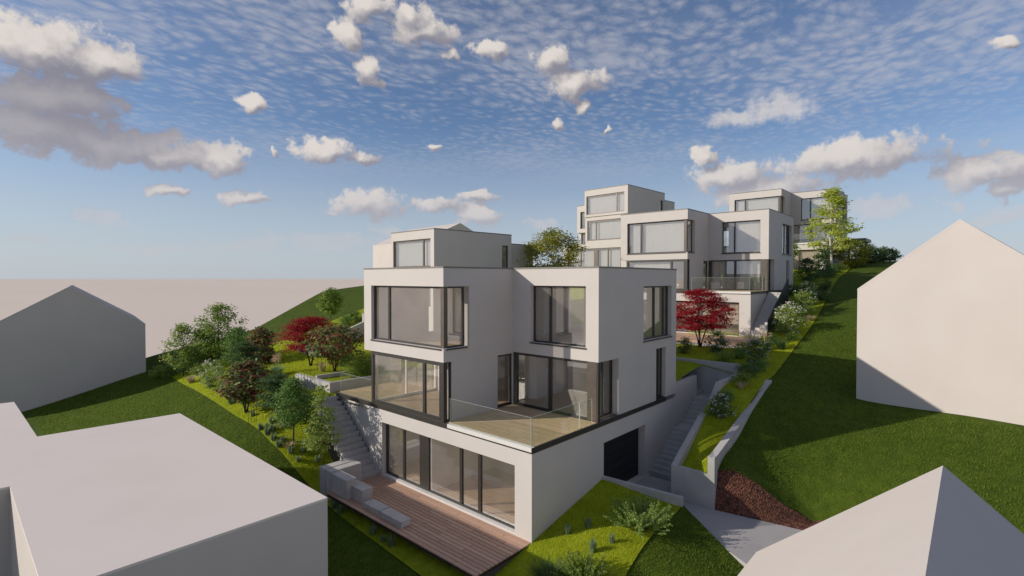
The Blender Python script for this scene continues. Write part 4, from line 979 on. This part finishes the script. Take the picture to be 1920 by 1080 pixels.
scatter_tufts([(14.36, 10.35), (15.01, 9.92), (14.75, 8.81), (14.05, 9.1)], 'small grey green lavender tuft on the front lawn', 'lavender tufts on the front lawn', LF['lavender'], .36, .26, 53, 120)
# thin rods standing in the left garden
RODS = [(10.26, 27.23, .95), (10.4, 27.22, 1.0), (10.5, 27.14, .9), (10.59, 27.06, 1.05), (10.88, 27.0, .6), (10.98, 26.88, .6), (11.1, 26.83, .62), (11.23, 26.72, .6),
        (12.63, 26.73, 1.15), (12.79, 26.73, 1.2), (12.76, 26.31, 1.25), (12.85, 26.16, 1.15), (12.94, 26.05, 1.3), (13.04, 25.81, 1.2)]
def rods(spots, label, group, zf, length=None):
    b = None
    for x, y, l in spots:
        if b is None:
            m = MB(); m.tube([(0, 0, -.2), (0, 0, 1)], [.010, .009], 6); b = m.build('steel_rod', rust); o = b
        else: o = b.copy(); COL.objects.link(o)
        o.location = (x, y, zf(x, y)); o.scale = (1, 1, l); tag(o, label, 'rod', group)
rods(RODS[:8], 'thin dark upright rod beside the trunk of the layered evergreen', 'rods at the layered evergreen', h)
rods(RODS[8:], 'thin rusty upright rod in front of the white planter face', 'rods before the planter', h)
rods([(14.3+.22*k, 27.9-.05*k, 1.1+.25*((k*7) % 3)/2) for k in range(9)], 'thin dark upright rod behind the red leaved tree in the planter', 'rods in the planter', lambda x, y: .6)
rods([(17.4+.3*k, 27.0+.32*k, 1.0) for k in range(7)], 'thin dark upright rod in front of the timber deck behind the hedge', 'rods at the left deck', lambda x, y: .5)

# right garden, uphill from the concrete steps
WF = LF['dark']
shrub('flowering_shrub', 'white flowering shrub on the grassy strip between concrete walls', gz(23.46, 8.4), .95, 1.2, WF, 61, 900, (.08, .05), 45, .11, blossoms(LF['white'], 48, .065))
tuft('grass_clump', 'pale straw tuft on the grassy strip at the head of the slanting wall', gz(25.96, 8.33), .4, .75, LF['dry'], 62, 130, .02, .6)
shrub('low_shrub', 'low dark green shrub beside the tall concrete wall', gz(28.1, 8.75), .55, 1.4, LF['dark'], 63, 800, (.09, .04), 36, .12)
shrub('flowering_shrub', 'dark shrub dotted with white flowers right of the maple trunk', gz(32.3, 11.87), 1.3, 1.3, WF, 64, 1100, (.09, .055), 50, .12, blossoms(LF['white'], 40, .07))
shrub('flowering_shrub', 'dark shrub dotted with white flowers at the corner of the timber deck', gz(30.9, 9.1), 1.35, 1.3, WF, 65, 1100, (.09, .055), 50, .12, blossoms(LF['white'], 52, .07))
shrub('small_bush', 'dark round bush left of the maple trunk against the nearest house', gz(30.7, 13.3), .95, 1.1, LF['dark'], 66, 900, (.09, .04), 40, .12)
tuft('plumed_clump', 'shaded clump with brown plumes below the dark parapet', gz(34.2, 9.5), .7, 1.2, LF['dark'], 67, 220, .025, .5, plume=(1.15, .2, 7))
tuft('grass_clump', 'dark shaded grass clump beside the clump with brown plumes', gz(34.5, 8.75), .65, 1.0, LF['dark'], 68, 240, .025, .5)
shrub('flowering_shrub', 'large sunlit shrub covered in white flowers beside the stair of the second house', gz(38.55, 9.25), 1.95, 1.9, LF['light'], 69, 1700, (.11, .065), 80, .15, blossoms(LF['white'], 110, .095))
shrub('bushy_shrub', 'large green shrub uphill of the sunlit white flowering one', gz(42.6, 9.4), 1.75, 1.7, LF['light'], 70, 1300, (.12, .07), 55, .15, blossoms(LF['white'], 30, .08))
shrub('flowering_shrub', 'shrub with white flowers between the green shrub and the retaining blocks', gz(45.2, 9.6), 1.75, 1.2, LF['dark'], 71, 1100, (.11, .07), 50, .14, blossoms(LF['white'], 46, .09))
tuft('grass_clump', 'straw coloured tuft on the meadow side of the green shrub', gz(41.6, 8.7), .45, 1.1, LF['dry'], 72, 130, .03, .6)
shrub('round_bush', 'round dark green bush above the white flowering shrubs', gz(49.2, 9.5), 1.5, 1.9, LF['dark'], 73, 1500, (.11, .05), 60, .14)
shrub('magnolia_bush', 'dark glossy upright bush below the small round headed tree', gz(52.5, 11.2), 1.9, 1.5, LF['dark'], 74, 1000, (.16, .1), 45, .16)
shrub('magnolia_bush', 'dark glossy upright bush under the tall lime green tree', gz(57.2, 10.9), 2.3, 1.5, LF['dark'], 75, 1000, (.18, .11), 45, .16, blossoms(LF['white'], 8, .09))
tree('young_tree', 'small round headed green tree in front of the farthest house', gz(59.5, 14.4), 3.6, 1.95, 1.5, LF['green'], bark, 'round', 50, 1700, (.16, .10), .2, 1, .05, 76)
tree('lime_tree', 'tall airy lime green tree in front of the farthest house', gz(62.4, 11.0), 8.6, 5.9, 2.3, LF['lime'], palebark, 'cone', 75, 2600, (.26, .15), .36, .5, .14, 77, nl=26, up=.5)
shrub('round_bush', 'large dark green bush on the crest right of the lime green tree', gz(66.3, 10.1), 2.9, 4.0, LF['olive'], 78, 3000, (.2, .09), 90, .25)
for k, (x, y, s) in enumerate(((70.2, 8.7, 1.75), (72.5, 7.9, 1.5), (74.8, 7.3, 1.35), (71.5, 9.4, 2.0))):
    shrub('crest_bush', 'dark bush in the row running along the crest of the hill', gz(x, y), s, 2.2, LF['dark'], 80+k, 1100, (.17, .1), 40, .2, group='bushes along the crest')
for k, (x, y) in enumerate(((47.5, 11.2), (55.0, 9.9), (60.5, 10.2), (46.5, 9.0))):
    shrub('low_shrub', 'low dark ground shrub among the taller shrubs uphill', gz(x, y), .8, 1.6, LF['dark'], 90+k, 800, (.11, .06), 36, .14, group='low shrubs uphill')
tree('olive_tree', 'olive green broad tree behind the roof of the nearest house', gz(35.0, 26.7), 7.7, 5.0, 3.4, LF['olive'], palebark, 'round', 120, 4600, (.2, .11), .3, 1, .13, 95, nl=18)
shrub('columnar_shrub', 'bright green shrub top peeping over the roof of the nearest house', gz(34.0, 21.3), 5.1, 1.1, LF['light'], 96, 900, (.14, .07), 40, .16, shape='column', z0=2.5)
m = MB()
for k in range(16): m.box(58.0-.02, 58.02, 11.9+k*.16, 11.93+k*.16, h(58, 12.5)-.3, h(58, 12.5)+.75)
m.box(58.02, 58.05, 11.85, 14.4, h(58, 12.5)+.15, h(58, 12.5)+.2)
tag(m.build('picket_fence', rust), 'low dark picket fence in front of the farthest house', 'fence')

# front lawn: spreading juniper and a big ornamental grass
def juniper(name, label, loc, H, W, mat, seed, n=150, sub=46, cat='shrub'):
    rng = np.random.default_rng(seed); T_ = empty(name, loc, 0, label, cat); st = MB(); P = []; D = []
    for k in range(n):
        a = rng.uniform(0, 2*pi); out = W*.5*rng.uniform(.25, 1.05); hh = H*rng.uniform(.55, 1.05)*(1-.45*(out/(W*.55))**2)
        b0 = np.array([cos(a)*out*.15, sin(a)*out*.15, 0]); mid = np.array([cos(a)*out*.6, sin(a)*out*.6, hh*.42]); tip = np.array([cos(a+rng.uniform(-.25, .25))*out, sin(a+rng.uniform(-.25, .25))*out, hh])
        if k % 2 == 0: st.tube([tuple(b0), tuple(mid), tuple(tip)], [.012, .008, .004], 4)
        t = np.linspace(.25, 1, sub)[:, None]; c = (1-t)**2*b0 + 2*t*(1-t)*mid + t*t*tip
        wob = np.column_stack([np.sin(t[:, 0]*9+k), np.cos(t[:, 0]*8+2*k), np.sin(t[:, 0]*7+3*k)])*.03
        P.append(c + wob + rng.normal(size=(sub, 3))*.016)
    V, F = leaf_cloud(np.concatenate(P), .085, .032, rng, .2); np_obj('foliage', V, F, mat, T_); st.build('stem', bark, T_)
juniper('spreading_juniper', 'big spreading light green juniper with upswept twigs on the front lawn', gz(16.25, 8.55), 1.0, 2.75, LF['juniper'], 97)
juniper('twiggy_shrub', 'big twiggy dark green shrub cropped by the lower edge on the front lawn', gz(12.75, 8.6), .95, 1.9, LF['green'], 98, 130, 40)
tuft('grass_clump', 'dark bladed clump beside the twiggy shrub at the lower edge', gz(12.1, 9.35), .75, 1.2, LF['dark'], 99, 420, .02, .4, base=.55)

# ------------------------------------------------------------------ short grass standing on the ground, too many blades to count
def grass_stuff(name, mat, n, box, ok, hgt, wid, seed, dz=0.03):
    rng = np.random.default_rng(seed); x0, x1, y0, y1 = box
    q = np.column_stack([rng.uniform(x0, x1, n), rng.uniform(y0, y1, n)])
    q = q[[ok(p) for p in q]]; z = hts(q) + dz; n = len(q)
    a = rng.uniform(0, 2*pi, n); sd = np.column_stack([np.cos(a), np.sin(a), np.zeros(n)])*wid*.5
    ln = rng.normal(size=(n, 2))*.35; hh = hgt*rng.uniform(.55, 1.25, n)
    b = np.column_stack([q, z]); t = b + np.column_stack([ln[:, 0]*hh, ln[:, 1]*hh, hh])
    V = np.stack([b-sd, b+sd, t+sd*.35, t-sd*.35], 1).reshape(-1, 3)
    o = np_obj(name, V, np.arange(4*n).reshape(-1, 4), mat); return tag(o, kind='stuff')
gl = leaf_mat('lawn_blade', [(0.34, 0.42, 0.016), (0.52, 0.58, 0.03), (0.70, 0.72, 0.06)], 0.55)
gm = leaf_mat('meadow_blade', [(0.085, 0.135, 0.014), (0.15, 0.22, 0.022), (0.26, 0.33, 0.04)], 0.55)
def free(p):
    x, y = p
    if 10.7 < x < 24.8 and 11.1 < y < 20.3: return False
    if 12.0 < x < 19.2 and 20.2 < y < 28.7: return False
    if 17.8 < x < 20.52 and 7.4 < y < 11.2 and (x-17.9)*.9 > (11.12-y)*.30: return False
    if 20.2 < x < 28.6 and 9.0 < y < 11.4: return False
    if 10.8 < x < 12.5 and 15 < y < 21.2: return False
    return True
grass_stuff('lawn_grass', gl, 30000, (10.2, 20.2, 7.3, 11.2), lambda p: in_lawn(p, .03) and free(p), .05, .014, 1, .045)
grass_stuff('lawn_grass', gl, 90000, (10.1, 18, 15, 44), lambda p: in_lawn(p, .05) and free(p), .065, .022, 2, .045)
grass_stuff('lawn_grass', gl, 48000, (20.3, 40, 7.7, 16), lambda p: in_lawn(p, .05) and free(p), .06, .02, 3, .045)
grass_stuff('meadow_grass', gm, 70000, (20.6, 42, -4, 8.6), lambda p: not in_lawn(p, -.05) and (p[0] > 21.9 or p[1] > 7.0) and (p[0] > 22.3 or p[1] > 2) and not (p[0] > 29.2 and p[1] < 4.3), .065, .02, 4, .0)
grass_stuff('meadow_grass', gm, 62000, (4, 11, 8, 50), lambda p: not in_lawn(p, -.05) and not (p[0] < 7 and p[1] < 26.2), .07, .022, 5, .0)
grass_stuff('meadow_grass', gm, 9000, (13.0, 18.6, 4.4, 8.3), lambda p: not in_lawn(p, -.04) and (p[0]-17.0)*3.0 < (p[1]-5.2)*1.85-.1, .06, .018, 6, .0)
